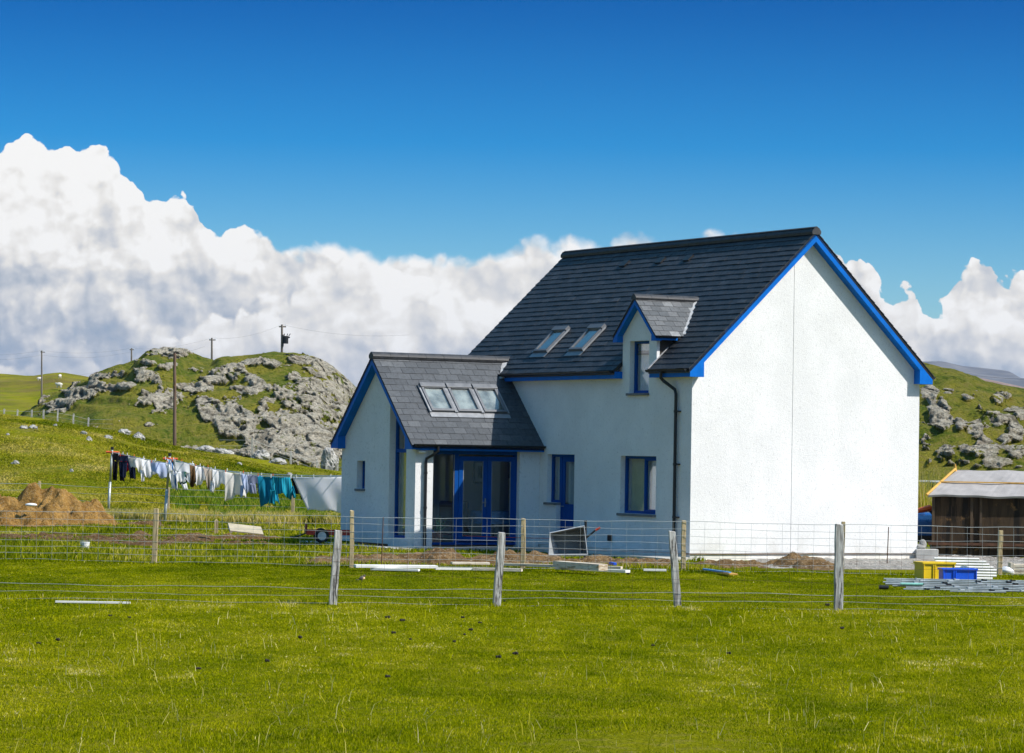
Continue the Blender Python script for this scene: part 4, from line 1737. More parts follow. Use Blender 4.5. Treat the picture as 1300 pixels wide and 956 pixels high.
def boulder(pxx, pyy, Yd, wpx, hpx, label, group=None, seed=0, on_ground=True, mat=None):
    p = atY(pxx, pyy, Yd)
    w_, h_ = wpx*Yd/F_PX/2, hpx*Yd/F_PX
    if on_ground:
        # slide along the sight line until it meets the ground
        best = None
        for yy2 in np.arange(max(60, Yd-70), Yd+90, .5):
            q = atY(pxx, pyy, float(yy2))
            dd = abs(q.z-gz(q.x, yy2))
            if best is None or dd < best[0]:
                best = (dd, q)
            if dd < .04:
                break
        p = best[1]
        w_, h_ = wpx*p.y/F_PX/2, hpx*p.y/F_PX
    r = np.random.RandomState(seed+3)
    b = MB()
    b.ellipsoid((0, 0, 0), (1, 1, 1), 36, 22)
    V = np.array(b.v)
    f1, f2, cv = voro(V[:, 0]*1.6+seed, V[:, 1]*1.6, V[:, 2]*1.6, seed=seed)
    k = 1+.22*fbm(V[:, 0]*1.3+seed*3, V[:, 1]*1.3, V[:, 2]*1.3, seed=seed)+.28*(cv-.5)-.10*(1-sstep(0, .12, f2-f1))
    V = V*k[:, None]*np.array([w_, w_*.8, h_])
    b.v = [tuple(v) for v in V]
    o = b.build('rock', mat or M_STONE)
    o.location = (p.x, p.y, p.z)
    o.rotation_euler = (0, 0, r.uniform(-.5, .5))
    tag(o, label, 'rock', group)
    return o


G1 = 'pale rocks poking out of the grassy slope'
for i, (a, b_, wd, hd, lb) in enumerate((
        (20, 589, 10, 4, 'small pale rock low on the slope at the far left'),
        (91, 598, 5, 3, 'tiny pale stone in the grass above the washing line post'),
        (30, 543, 12, 3, 'flat rock left of the narrow rocks on the crest'),
        (42, 544, 14, 4, 'long slanting rock on the left crest'),
        (113, 559, 8, 5, 'upright little rock below the crest'),
        (107, 551, 9, 4, 'knobbly rock just above the little upright one'),
        (137, 556, 11, 4, 'flat pale rock between the upright rock and the big outcrop'),
        (157, 550, 20, 5, 'left half of the broad pale outcrop on the crest'),
        (175, 557, 17, 8, 'right half of the broad pale outcrop on the crest'),
        (262, 571, 24, 6, 'wide pale outcrop under the hill, right of the tall pole'),
        (283, 575, 26, 6, 'jagged pale outcrop touching the wide one on its right'),
        (332, 580, 22, 8, 'pale slab leaning down the dip below the cliff'),
        (352, 588, 22, 6, 'lower pale slab below the leaning one'),
        (304, 590, 8, 3, 'small flat stone above the middle of the washing'),
        (367, 603, 8, 3, 'small pale stone above the turquoise washing'),
        (418, 588, 24, 18, 'rounded pale boulder beside the wing gable'))):
    boulder(a, b_, 165, wd, hd, lb, G1, seed=i+1)
for i, (a, b_, wd, hd, lb) in enumerate(((70, 541, 6, 3, 'stone at the left foot of the hill'), (10, 552, 5, 2, 'little stone on the left crest beside the fence'))):
    boulder(a, b_, 190, wd, hd, lb, G1, seed=i+40)


# ================================================================== SHEEP
def sheep_master():
    o = thing('sheep', 'x', 'sheep')
    b = MB()
    b.ellipsoid((0, 0, .62), (.55, .28, .30), 20, 12)
    b.ellipsoid((.56, 0, .72), (.20, .11, .13), 12, 8, M=Matrix.Rotation(.5, 3, 'Y'))
    for s in (-1, 1):
        b.ellipsoid((.48, s*.12, .80), (.05, .08, .03), 8, 5)
        for q in (-.34, .32):
            b.tube([(q, s*.14, .5), (q+.02, s*.14, .25), (q, s*.14, 0)], .06, 8, r1=.035)
    b.ellipsoid((-.55, 0, .60), (.06, .05, .14), 8, 6)
    V = np.array(b.v)
    V = V*(1+.06*vnoise(V[:, 0]*9, V[:, 1]*9, V[:, 2]*9))[:, None]
    b.v = [tuple(v) for v in V]
    b.build('body', M_WOOL, o, smooth=True)
    return o


def on_ground(pxx, pyy, y0_, y1_):
    best = None
    for yy2 in np.arange(y0_, y1_, 2.0):
        q = atY(pxx, pyy, float(yy2))
        dd = abs(q.z-gz(q.x, yy2))
        if best is None or dd < best[0]:
            best = (dd, q)
    return best[1]


sm = sheep_master()
for i, (a, b_, rz, sc, lb) in enumerate(((75, 493.5, 2.9, 1.0, 'largest white sheep, grazing side-on in the far left field'), (50, 484, .4, .75, 'tiny white sheep beside the left pole'),
                                      (76, 480.5, 1.3, .8, 'white sheep on the skyline of the far left field'))):
    o = sm if i == 0 else copy_tree(sm)
    q = on_ground(a, b_, 420, 620)
    o.location = (q.x, q.y, gz(q.x, q.y)-.02)
    o.rotation_euler = (0, 0, rz)
    o.scale = (sc,)*3
    tag(o, lb, 'sheep', 'sheep in the far field')

# ================================================================== WASHING LINES
def clothes_pole(pxx, ybot, ytop, Yd, label):
    b0, t0 = atY(pxx[0], ybot, Yd), atY(pxx[1], ytop, Yd)
    o = thing('clothes_pole', label, 'clothes pole', (b0.x, b0.y, gz(b0.x, b0.y)), 0, 'clothes poles')
    d_ = t0-Vector(o.location)
    b = MB()
    b.tube([(0, 0, -.2), d_*.5], .045, 10)
    b.tube([d_*.5, d_], .036, 10)
    b.build('shaft', M_GALV, o, smooth=True)
    b = MB()
    b.tube([d_-Vector((.2, 0, .10)), d_+Vector((.24, 0, -.11))], .035, 8)
    b.tube([d_-Vector((0, .12, .1)), d_+Vector((0, .12, -.1))], .03, 8)
    b.build('line_bracket', M_ORANGE, o)
    b = MB()
    b.tube([d_-Vector((0, 0, .02)), d_+Vector((0, 0, .07))], .05, 8)
    b.build('cap', M_BLACK, o)
    return Vector(o.location)+d_-Vector((0, 0, .1))


pa = clothes_pole((137, 142.5), 657, 570, 100, 'left galvanised clothes pole with an orange fitting on top')
pb = clothes_pole((208.5, 215.5), 667, 578, 91, 'second galvanised clothes pole, with the striped washing blowing past it')
E1 = atY(442, 604, 81)
LINES = {1: (pa, E1), 2: (pb, E1+Vector((0, -.6, 0)))}


def line_pt(k, px_):
    P, Q = LINES[k]
    # parameter where the line is seen at column px_
    lo, hi = -.02, 1.1
    for _ in range(40):
        m_ = (lo+hi)/2
        q = P+(Q-P)*m_
        u = 650+F_PX*q.x/q.y
        if u < px_:
            lo = m_
        else:
            hi = m_
    q = P+(Q-P)*m_
    q = q-Vector((0, 0, .22*4*m_*(1-m_)))
    return q


for k in (1, 2):
    P, Q = LINES[k]
    o = thing('washing_line', ('washing line from the left pole to the wing of the house', 'washing line from the second pole to the wing of the house')[k-1], 'washing line', P)
    b = MB()
    b.tube([P+(Q-P)*i/30-Vector((0, 0, .22*4*(i/30)*(1-i/30)))-P for i in range(31)], .012, 5)
    b.build('cord', M_WHITE, o)


def cloth_mat(name, col, stripes=None, scale=6):
    m, t, out = newmat(name)
    tc = t.n('ShaderNodeTexCoord').outputs['Object']
    n = t.noise(tc, 3.0, 4)
    c = t.mix(n.outputs[0], tuple(x*.92 for x in col), col)
    if stripes:
        w_ = t.n('ShaderNodeTexWave', ins={'Vector': tc, 'Scale': scale, 'Distortion': 2.0, 'Detail': 1.0})
        c = t.mix(t.maprange(w_.outputs[0], .45, .6), c, stripes)
    d_ = t.n('ShaderNodeBsdfPrincipled', ins={'Base Color': c, 'Roughness': .9, 'Specular IOR Level': .1})
    tl = t.n('ShaderNodeBsdfTranslucent', ins={'Color': c})
    t.set(out.inputs[0], t.n('ShaderNodeMixShader', ins={0: .5, 1: d_, 2: tl}))
    return m


C_BLK = cloth_mat('black_cloth', (.015, .015, .02))
C_NAVY = cloth_mat('navy_cloth', (.02, .028, .065))
C_RED = cloth_mat('red_cloth', (.50, .02, .03))
C_WHT = cloth_mat('white_cloth', (.94, .94, .95))
C_CRM = cloth_mat('cream_cloth', (.85, .83, .80))
C_LBL = cloth_mat('light_blue_cloth', (.62, .70, .88))
C_STR = cloth_mat('striped_cloth', (.10, .30, .62), (.74, .76, .82), 3.5)
C_BRN = cloth_mat('brown_patterned_cloth', (.10, .055, .03), (.34, .22, .10), 9)
C_BEI = cloth_mat('beige_cloth', (.45, .38, .30), (.62, .56, .50), 8)
C_TRQ = cloth_mat('turquoise_cloth', (.02, .33, .52))
C_TEAL = cloth_mat('teal_cloth', (.02, .27, .40), (.04, .55, .70), 5)
C_SHEET = cloth_mat('sheet_cloth', (.92, .92, .96))
C_GRB = cloth_mat('grey_blue_cloth', (.34, .38, .52))
C_GRN = cloth_mat('dark_green_cloth', (.02, .16, .14))


def strip(mb, xc, hw, z0, z1, amp, skew, seed, nu=16, nv=16, bot=0.0, ytw=0.0):
    r = random.Random(seed)
    ph, f_ = r.uniform(0, 6), r.uniform(1.5, 3)
    vs = []
    for j in range(nv+1):
        t_ = j/nv
        for i in range(nu+1):
            s = i/nu*2-1
            w_ = hw(t_)
            z = z0-(z0-z1)*t_
            x = xc(t_)+s*w_+skew*t_*(z0-z1)
            y = amp*t_**.6*math.sin(s*f_+ph+t_*2.2)+amp*.5*math.sin(s*7+ph*2)*t_+ytw*t_*t_
            z += bot*t_*math.sin(s*2.6+ph)+.02*math.sin(s*9+ph)*t_-(.03*(1-s*s) if t_ == 0 else 0)
            vs.append((x, y, z))
    fs = [(j*(nu+1)+i, j*(nu+1)+i+1, (j+1)*(nu+1)+i+1, (j+1)*(nu+1)+i) for j in range(nv) for i in range(nu)]
    mb.add(vs, fs)


def garment(k, x0, x1, ylen_px, kind, mat, label, name, seed, dy=0.0, skew=.25, drop=0.0):
    A, B = line_pt(k, x0), line_pt(k, x1)
    mid = (A+B)/2+Vector((0, dy, -drop))
    ppm = F_PX/mid.y
    H = ylen_px/ppm
    d_ = B-A
    w_ = Vector((d_.x, d_.y, 0)).length
    o = thing(name, label, name.replace('_', ' '), mid, (.0 if kind == 'sheet' else .22), 'washing pegged out on the lines')
    wv = abs(d_.x)
    h = wv/2
    b = MB()
    slope = (B.z-A.z)/max(w_, .01)
    if kind == 'sheet':
        strip(b, lambda t: .10*t*w_*0, lambda t: h*(1.0-.04*t), 0, -H, .09, skew, seed+3, 40, 26, bot=.05, ytw=.18)
    elif kind == 'towel':
        strip(b, lambda t: 0, lambda t: h*(1-.30*t*(seed % 3)/2), 0, -H, .20, skew, seed, bot=.10)
    elif kind == 'trousers':
        strip(b, lambda t: 0, lambda t: h, 0, -H*.28, .03, skew, seed)
        for s in (-1, 1):
            strip(b, lambda t, s=s: s*h*(.48+.15*t)+skew*H*.28, lambda t: h*(.48-.16*t), -H*.26, -H, .08, skew, seed+s)
    elif kind == 'shirt':
        strip(b, lambda t: 0, lambda t: h*(.72+.1*math.sin(t*3)), 0, -H*.72, .16, skew, seed, bot=.08)
        for s in (-1, 1):
            strip(b, lambda t, s=s: s*h*(.78+.1*t)+skew*H*.40, lambda t: h*(.24-.08*t), -H*(.40-.08*s), -H*(1-.12*(1+s)), .16, skew*(.8+.5*s), seed+2*s)
    elif kind == 'shorts':
        strip(b, lambda t: 0, lambda t: h, 0, -H*.5, .04, skew, seed)
        for s in (-1, 1):
            strip(b, lambda t, s=s: s*h*.55+skew*H*.5, lambda t: h*.45, -H*.48, -H, .05, skew, seed+s)
    elif kind == 'socks':
        for s in (-1, 0, 1):
            strip(b, lambda t, s=s: s*h*.66+.03*t, lambda t: h*.26, 0, -H*(.8+.2*s), .05, skew, seed+s, 6, 10)
    # hang it parallel to the sagging line
    b.v = [(x, y, z+slope*x) for (x, y, z) in b.v]
    c = b.build('cloth', mat, o, smooth=True)
    sm_ = c.modifiers.new('s', 'SOLIDIFY')
    sm_.thickness = .008
    for s in ((-1, 1) if kind != 'sheet' else (-1, -.33, .33, 1)):
        pg = MB()
        pg.box(s*h*.86-.009, s*h*.86+.009, -.015, .015, -.04+slope*s*h*.86, .06+slope*s*h*.86)
        pg.build('peg', M_WHITE if (seed % 3) else M_ORANGE, o)
    return o


G_ = [
    (1, 147, 156, 32, 'trousers', C_BLK, 'thin black leggings pegged nearest the left pole', 'leggings', 0, .05),
    (1, 154, 161, 20, 'towel', C_RED, 'narrow red cloth between the black leggings and the navy trousers', 'scarf', .15, .35),
    (1, 157, 170, 30, 'trousers', C_NAVY, 'navy trousers beside the red cloth', 'trousers', 0, .05),
    (1, 168, 182, 14, 'towel', C_CRM, 'pale cloth folded over the line right of the navy trousers', 'towel', 0, .1),
    (1, 182, 197, 25, 'shirt', C_WHT, 'white shirt with dangling sleeves left of the second pole', 'shirt', 0, .25),
    (1, 197, 212, 17, 'towel', C_LBL, 'light blue cloth just left of the second pole', 'towel', 0, .1),
    (2, 204, 222, 32, 'shirt', C_STR, 'blue and white striped top blowing across the second pole', 'top', -.2, .7),
    (1, 214, 228, 30, 'trousers', C_WHT, 'white trousers billowing behind the second pole', 'trousers', .3, .3),
    (2, 222, 231, 24, 'towel', C_GRN, 'small dark green cloth after the striped top', 'flannel', .1, .3),
    (2, 226, 245, 21, 'shorts', C_WHT, 'white shorts right of the second pole', 'shorts', 0, .15),
    (2, 245, 255, 25, 'towel', C_BRN, 'brown patterned cloth hanging between white pieces', 'scarf', 0, -.02),
    (2, 251, 264, 19, 'towel', C_WHT, 'white towel above the brown patterned cloth', 'towel', .2, .1),
    (2, 262, 274, 20, 'towel', C_BEI, 'beige patterned cloth left of the long white shirt', 'towel', 0, .1),
    (2, 271, 289, 30, 'shirt', C_WHT, 'long white shirt right of the beige cloth', 'shirt', .1, .12),
    (2, 290, 310, 28, 'towel', C_CRM, 'cream pillowcase in the middle of the right hand washing', 'pillowcase', 0, .05),
    (2, 309, 320, 27, 'shirt', C_LBL, 'pale blue child shirt with blue cuffs', 'shirt', 0, .1),
    (2, 318, 333, 24, 'shorts', C_GRB, 'grey blue shorts left of the turquoise towel', 'shorts', .1, .15),
    (2, 331, 348, 29, 'towel', C_TRQ, 'turquoise towel between the grey blue shorts and the teal shirt', 'towel', 0, .2),
    (2, 347, 371, 34, 'shirt', C_TEAL, 'teal patterned shirt with hanging sleeves', 'shirt', .1, .12),
    (2, 372, 384, 34, 'socks', C_BLK, 'row of long black socks beside the big sheet', 'socks', .1, .3),
]
for i, g_ in enumerate(G_):
    garment(g_[0], g_[1]-1, g_[2]+1, g_[3]*(1.08+.12*math.sin(i*2.3)), g_[4], g_[5], g_[6], g_[7], i*5+2, dy=g_[8], skew=g_[9])
garment(2, 378, 446, 45, 'sheet', C_SHEET, 'large white bed sheet billowing beside the wing of the house', 'bed_sheet', 91, skew=.42)

# ================================================================== THINGS IN THE YARD (left)
q = Vector((-6.55, 76.2, .12))
b = MB()
M = Matrix.Rotation(.10, 4, 'Y') @ Matrix.Rotation(.24, 4, 'X')
b.box(-.42, .42, -.35, .35, 0, .03, M=M)
b.box(-.42, -.36, -.35, .35, -.04, 0, M=M)
b.box(.36, .42, -.35, .35, -.04, 0, M=M)
o = b.build('board', pbr('tan_plywood', (.46, .40, .28), .8, var=.12), bevel=.004)
o.location = q+Vector((-.05, 0, .12))
o.rotation_euler = (0, 0, .2)
tag(o, 'pale square board lying on the brown soil below the washing', 'board')
b = MB()
b.box(-.045, .045, -.035, .035, -.2, .34)
b.add([(-.045, -.035, .34), (.045, -.035, .34), (.045, .035, .34), (-.045, .035, .34), (0, 0, .37)], [(0, 1, 4), (1, 2, 4), (2, 3, 4), (3, 0, 4)])
o = b.build('stake', M_POST)
o.location = (-7.7, 80, .03)
tag(o, 'short timber stake standing in the soil left of the pale board', 'stake')
# white tub
b = MB()
b.tube([(0, 0, 0), (0, 0, .15)], .08, 14, caps=False, r1=.10)
b.tube([(0, 0, .15), (0, 0, .165)], .106, 14)
b.tube([(0, 0, 0), (0, 0, .01)], .08, 14)
o = b.build('tub', M_WHITE, smooth=False)
o.location = (-8.95, 64.3, .07)
tag(o, 'small white plastic tub in the rough grass at the left', 'tub')
b = MB()
b.ellipsoid((0, 0, 0), (.17, .1, .05), 14, 8)
o = b.build('stone', M_WHITE, smooth=True)
o.location = (-13.2, 84.0, .62)
tag(o, 'smooth white stone lying on the orange dirt heap', 'stone')

# red two-wheeled cart
ct = thing('garden_cart', 'red garden cart with grey-hubbed wheel parked behind the wing', 'cart', (-4.42, 71.6, .08), .12)
ct.scale = (.85, .85, .85)
b = MB()
b.box(-.42, .8, -.3, .3, .22, .27)
b.box(-.42, .8, -.3, -.27, .27, .36)
b.box(-.42, .8, .27, .3, .27, .36)
b.build('tray', M_RED, ct, bevel=.006)
b = MB()
b.box(-.45, -.40, -.26, .26, .24, .52)
b.box(-.40, -.18, -.26, .26, .26, .33)
b.build('headboard', pbr('dark_red_paint', (.22, .03, .015), .5, var=.2), ct, bevel=.006)
b = MB()
b.tube([(-.45, 0, .25), (-.72, 0, .15), (-.86, 0, .15)], .02, 8)
b.build('drawbar', M_BLACK, ct)
for s in (-1, 1):
    b = MB()
    n = 24
    for k in range(n):
        a0, a1 = 2*math.pi*k/n, 2*math.pi*(k+1)/n
        rr = [(.12, -.04), (.185, -.045), (.20, 0), (.185, .045), (.12, .04)]
        vs = [(r_*math.cos(a), s*.36+y_, .20+r_*math.sin(a)) for a in (a0, a1) for (r_, y_) in rr]
        b.add(vs, [(i, i+1, i+6, i+5) for i in range(4)]+[(4, 0, 5, 9)])
    wh = b.build('wheel', M_TYRE, ct, smooth=True)
    b = MB()
    b.tube([(0, s*.36-.035, .20), (0, s*.36+.035, .20)], .12, 18)
    b.tube([(0, s*.36-.05, .20), (0, s*.36+.05, .20)], .035, 10)
    b.build('hub', M_HUB, wh)

# blue reel on a white trestle by the pier
tr = thing('trestle', 'little white trestle at the foot of the wing pier', 'trestle', (-1.72, 71.2, .05), .3)
b = MB()
b.box(-.13, .13, -.10, .10, .20, .225)
b.build('top', M_WHITE, tr)
for sx in (-1, 1):
    for sy in (-1, 1):
        b = MB()
        b.tube([(sx*.08, sy*.06, .2), (sx*.14, sy*.10, 0)], .013, 8)
        b.build('leg', M_WHITE, tr)
b = MB()
b.box(-.085, .085, -.07, .07, 0, .15)
b.box(-.10, .10, -.085, .085, .13, .155)
o = b.build('tub', M_BLUP, bevel=.006)
o.location = (-1.74, 71.2, .276)
tag(o, 'small bright blue tub standing on the white trestle', 'tub')
o = thing('string_line', 'thin red string stretched low in front of the patio doors', 'string', (-1.6, 71.1, .33))
b = MB()
P0_, P1_ = Vector((0, 0, 0)), Vector((3.2, -3.6, .06))
b.tube([P0_+(P1_-P0_)*i/10-Vector((0, 0, .02*math.sin(math.pi*i/10))) for i in range(11)], .007, 5)
b.build('string', M_RED, o)

# metal tray tipped on its side, standpipe with lever
ty = thing('metal_tray', 'open galvanised tray tipped on its side by the door', 'tray', (1.24, 64.75, .12), .06)
b = MB()
z0_, zl, zr = 0.0, .46, .62
xl, xr = -.42, .42
fr = [(xl, -.28, z0_), (xr-.02, -.28, z0_+.02), (xr-.10, -.28, zr), (xl+.02, -.28, zl)]
bk = [(xl+.26, .20, z0_+.02), (xr-.08, .20, z0_+.03), (xr-.16, .20, zr-.12), (xl+.14, .20, zl-.05)]
for i in range(3):
    j = (i+1) % 4
    a_, b_, c_, d_ = fr[i], fr[j], bk[j], bk[i]
    b.add([a_, b_, c_, d_], [(0, 1, 2, 3)])
b.add(bk, [(0, 1, 2, 3)])
o2 = b.build('pan', M_TRAY_SHADE, ty)
b = MB()
b.add([fr[3], fr[0], bk[0], bk[3]], [(0, 1, 2, 3)])
o3 = b.build('lit_end_panel', M_STEEL, ty)  # sunlit inner wall, split off to carry the paler steel
mod = o3.modifiers.new('s', 'SOLIDIFY')
mod.thickness = .008
mod = o2.modifiers.new('s', 'SOLIDIFY')
mod.thickness = .008
b = MB()
b.tube(fr+[fr[0]], .017, 8)
b.build('rim', M_STEEL, ty)
sp = thing('standpipe', 'black standpipe with a slanting hose end beside the tipped tray', 'pipe', (1.62, 64.9, .05))
b = MB()
b.tube([(0, 0, 0), (0, 0, .78)], .028, 10)
b.tube([(0, 0, .76), (0, 0, .80)], .034, 10)
b.build('pipe', M_BLACK, sp)
b = MB()
b.tube([(0, 0, .42), (.10, -.02, .50), (.22, -.03, .60)], .02, 8)
b.build('hose', M_BLACK, sp)
b = MB()
b.tube([(.21, -.03, .595), (.31, -.035, .655)], .024, 8)
b.build('nozzle', M_RED, sp)

# planks and boards along the fence
def plank(name, pxa, pxb, w_, th, z, label, mat=M_PLANKW, group='timber and boards lying along the fence'):
    """pxa, pxb: photo positions of the near edge ends, resting at height z"""
    def g_(p):
        d_ = ray(*p)
        t_ = (z-CAM_H)/d_.z
        return d_*t_+Vector((0, 0, CAM_H))
    A, B = g_(pxa), g_(pxb)
    L = (B-A).length
    b = MB()
    b.box(-L/2, L/2, 0, w_, -th/2, th/2)
    o = b.build(name, mat, bevel=.003)
    o.location = (A+B)/2
    o.rotation_euler = (0, 0, math.atan2((B-A).y, (B-A).x))
    tag(o, label, 'board', group)
    return o


plank('board', (452, 719), (556, 720), .35, .05, .10, 'long white board in the grass left of the leaning post')
plank('board', (470, 722.5), (531, 724), .14, .04, .05, 'shorter white board in front of the long white one')
plank('board', (553, 722), (604, 722.5), .10, .04, .06, 'thin white batten continuing the long white board')
plank('board', (600, 722.5), (662, 724), .12, .05, .06, 'cream batten just left of the new fence post', M_PLANK)
plank('board', (574, 715), (622, 715.5), .22, .04, .14, 'pale timber plank on the soil in front of the patio', M_PLANK)
plank('board', (636, 716.5), (702, 718.5), .10, .05, .12, 'timber batten on the soil behind the new fence post', M_PLANK)
plank('board', (702, 716), (760, 720.5), .20, .12, .16, 'thick pale timber beam in front of the tipped tray', M_PLANK)
plank('board', (704, 721), (794, 725.5), .14, .05, .08, 'long pale batten lying in front of the thick beam')
plank('board', (758, 720), (788, 721), .10, .05, .12, 'short batten behind the end of the long pale batten', M_PLANK)
plank('board', (817, 723.5), (846, 724), .08, .04, .06, 'short white batten left of the leaning post')
plank('board', (70, 764), (165, 765.5), .06, .028, .03, 'lone pale pole-like board in the pasture at the left', M_PLANKW, None)
plank('board', (906, 725.5), (926, 729), .16, .03, .06, 'small ochre plywood scrap on the grass in front of the gable', M_OCHRE, None)
plank('hose', (892, 722.5), (925, 727), .05, .03, .08, 'short length of bright blue pipe at the edge of the soil', pbr('blue_pipe', (.02, .30, .75), .4), None)
plank('brick', (773, 715), (779, 716), .06, .05, .16, 'bright blue scrap on the soil mound', M_BLUP, None)

# bird on the grass
b = MB()
b.ellipsoid((0, 0, .09), (.085, .045, .05), 14, 9, M=Matrix.Rotation(-.5, 3, 'Y'))
b.ellipsoid((.07, 0, .15), (.032, .03, .03), 10, 7)
b.tube([(.10, 0, .15), (.125, 0, .147)], .007, 6, r1=.002)
b.box(-.17, -.06, -.014, .014, .03, .045)
for s in (-1, 1):
    b.tube([(.01, s*.02, .06), (.01, s*.02, 0)], .004, 5)
bd = b.build('bird', pbr('bird_feathers', (.12, .10, .09), .8), smooth=True)
bd.location = (-2.50, 51.9, .03)
bd.rotation_euler = (0, 0, .3)
bd.scale = (.62, .62, .62)
tag(bd, 'small dark bird with a pale orange breast standing in the pasture', 'bird')
b = MB()
b.ellipsoid((.035, 0, .085), (.055, .043, .046), 12, 8)
b.build('breast', pbr('bird_breast', (.80, .55, .30), .8), bd, smooth=True)

# droppings / dark clods on the near pasture
CL = pbr('dark_clod', (.025, .02, .012), .9, var=.3, nscale=20)
cl_px = [(140, 784), (164, 786), (72, 815), (49, 819), (252, 852), (492, 786), (511, 790), (500, 806), (598, 802), (609, 793), (590, 808), (577, 817), (633, 837), (655, 833), (492, 862), (588, 786), (522, 814), (1050, 770), (640, 765), (798, 730), (1070, 800), (925, 832), (830, 822), (340, 842), (380, 812)]
for i, (a, b_) in enumerate(cl_px):
    d_ = ray(a, b_)
    p = d_*((0-CAM_H)/d_.z)+Vector((0, 0, CAM_H))
    b = MB()
    r_ = rnd.uniform(.011, .021)
    for k in range(4):
        b.ellipsoid((rnd.uniform(-1, 1)*r_*1.3, rnd.uniform(-1, 1)*r_, r_*.6), (r_*rnd.uniform(.6, 1.1), r_*.9, r_*rnd.uniform(.6, 1.1)), 8, 6)
    o = b.build('clod', CL)
    o.location = (p.x, p.y, 0.018)
    tag(o, 'dark clod of earth in the short grass of the pasture', 'clod', 'dark clods scattered in the pasture')

# ================================================================== RIGHT SIDE: SHED, VAN, STACKS
sx0, sy0 = 9.98, 72.0
sh = thing('shed', 'low dark timber shed with grey felt roof at the right', 'shed', (sx0, sy0, 0), .0)
HH = 1.44
b = MB()
k = 0
x = 0
while x < 5.2:
    b.box(x, x+.96, 0, .035, 0, HH)
    x += .965
b.prism([(0, .036), (.035, .036), (.64, 3.0), (.60, 3.0)], 2, 0, HH)
b.box(5.2, 5.235, .036, 3.0, 0, HH)
b.build('wall', M_SHEDW, sh)
b = MB()
for x in (0.0, .90, 1.12, 3.2):
    b.box(x, x+.06, -.045, -.002, 0, HH-.02)
b.build('post', pbr('dark_post', (.06, .038, .02), .8, var=.3), sh)
b = MB()
b.box(-.1, 5.4, -.12, -.05, .26, .32)
b.build('rail', M_RUST, sh)
rf = MB()
rp_ = [(-.18, HH-.02), (1.25, 2.03), (2.95, HH+.1), (2.95, HH+.05), (1.25, 1.97), (-.18, HH-.08)]
ang = []
vs = []
nx = 30
for side in range(2):
    for j in range(3):
        for i in range(nx+1):
            x = -.12+5.5*i/nx
            t_ = j/2
            if side == 0:
                y, z = -.18+1.43*t_, HH+.0+(2.03-HH)*t_
                x += .86*t_*(1-i/nx)
            else:
                y, z = 1.25+1.7*t_, 2.03-(2.03-HH-.1)*t_
                x += (.86+.55*t_)*(1-i/nx)
            vs.append((x, y, z+.012*math.sin(x*3+j)+.008*math.sin(x*7.3)))
n1 = nx+1
fs = []
for side in range(2):
    for j in range(2):
        for i in range(nx):
            o_ = side*3*n1
            fs.append((o_+j*n1+i, o_+j*n1+i+1, o_+(j+1)*n1+i+1, o_+(j+1)*n1+i))
rf.add(vs, fs)
ro = rf.build('roof', M_FELT, sh)
md = ro.modifiers.new('s', 'SOLIDIFY')
md.thickness = .05
b = MB()
b.box(.25, 5.4, .46, .50, 1.735, 1.765)
b.build('batten', M_OCHRE, ro)
b = MB()
b.tube([(-.16, -.19, HH+.0), (.72, 1.25, 2.06)], .03, 6)
b.tube([(.72, 1.25, 2.0), (.72, 1.25, 2.18)], .045, 6, r1=.01)
b.build('bargeboard', M_OCHRE, sh)
b = MB()
b.box(3.6, 3.66, -.1, 1.2, 1.5, 1.53, M=Matrix.Translation((0, .2, -.02)) @ Matrix.Rotation(.40, 4, 'X'))
b.build('plank', M_PLANK, ro)
b = MB()
b.add([(.02, .04, HH), (.60, 2.9, HH), (.80, 1.25, 1.93), (.05, .04, HH), (.63, 2.9, HH), (.83, 1.25, 1.93)], [(0, 1, 2), (3, 5, 4), (0, 3, 4, 1), (1, 4, 5, 2), (2, 5, 3, 0)])
b.build('gable', M_SHEDW, sh)

# blue van partly hidden behind the shed
vn = thing('machine', 'low dark blue machine with a pale round lamp between house and shed', 'machine', (9.75, 74.6, 0), 0)
vn.scale = (.8, .8, .8)
b = MB()
prof = [(0, .35), (0, 1.0), (.25, 1.12), (.8, 1.16), (1.2, 1.20), (2.6, 1.20), (2.75, .35)]
b.prism([(y, z) for y, z in prof], 0, -.62, 1.2)
vb_ = b.build('body', M_NAVY, vn, bevel=.06)
b = MB()
b.box(-.1, .7, 1.3, 1.8, 1.19, 1.30)
b.build('seat', M_BLACK, vn, bevel=.03)
for s in (-.47, 1.05):
    b = MB()
    b.ellipsoid((s, -.0, .78), (.12, .05, .13), 14, 8)
    b.build('headlight', M_LAMP, vn, smooth=True)
b = MB()
b.box(-.66, 1.24, -.09, .0, .30, .52)
b.build('bumper', M_BLACK, vn, bevel=.03)
for (xx, yy_) in ((-.54, .8), (1.12, .8), (-.54, 2.2), (1.12, 2.2)):
    b = MB()
    b.tube([(xx-.09, yy_, .32), (xx+.09, yy_, .32)], .32, 20)
    wh = b.build('wheel', M_TYRE, vn)
    b = MB()
    b.tube([(xx-.095, yy_, .32), (xx+.095, yy_, .32)], .18, 16)
    b.build('hub', M_HUB, wh)
p0, p1 = atY(1152, 652, 73.5), atY(1180, 645, 74.0)
p0 = atY(1156, 651, 73.5)
o = thing('orange_beam', 'orange painted beam with a dark tip sticking out past the shed corner', 'beam', p1)
d_ = p0-p1
b = MB()
b.tube([(0, 0, 0), d_*.65], .085, 8, r1=.055)
b.build('beam', M_ORANGE, o)
b = MB()
b.tube([d_*.651, d_], .04, 8, r1=.02)
b.build('tip', M_STEEL, o)
b = MB()
b.tube([(0, 0, 0), (.3, .6, -.25), (.45, 1.2, -1.4)], .07, 8)
b.build('stand', M_BLACK, o)

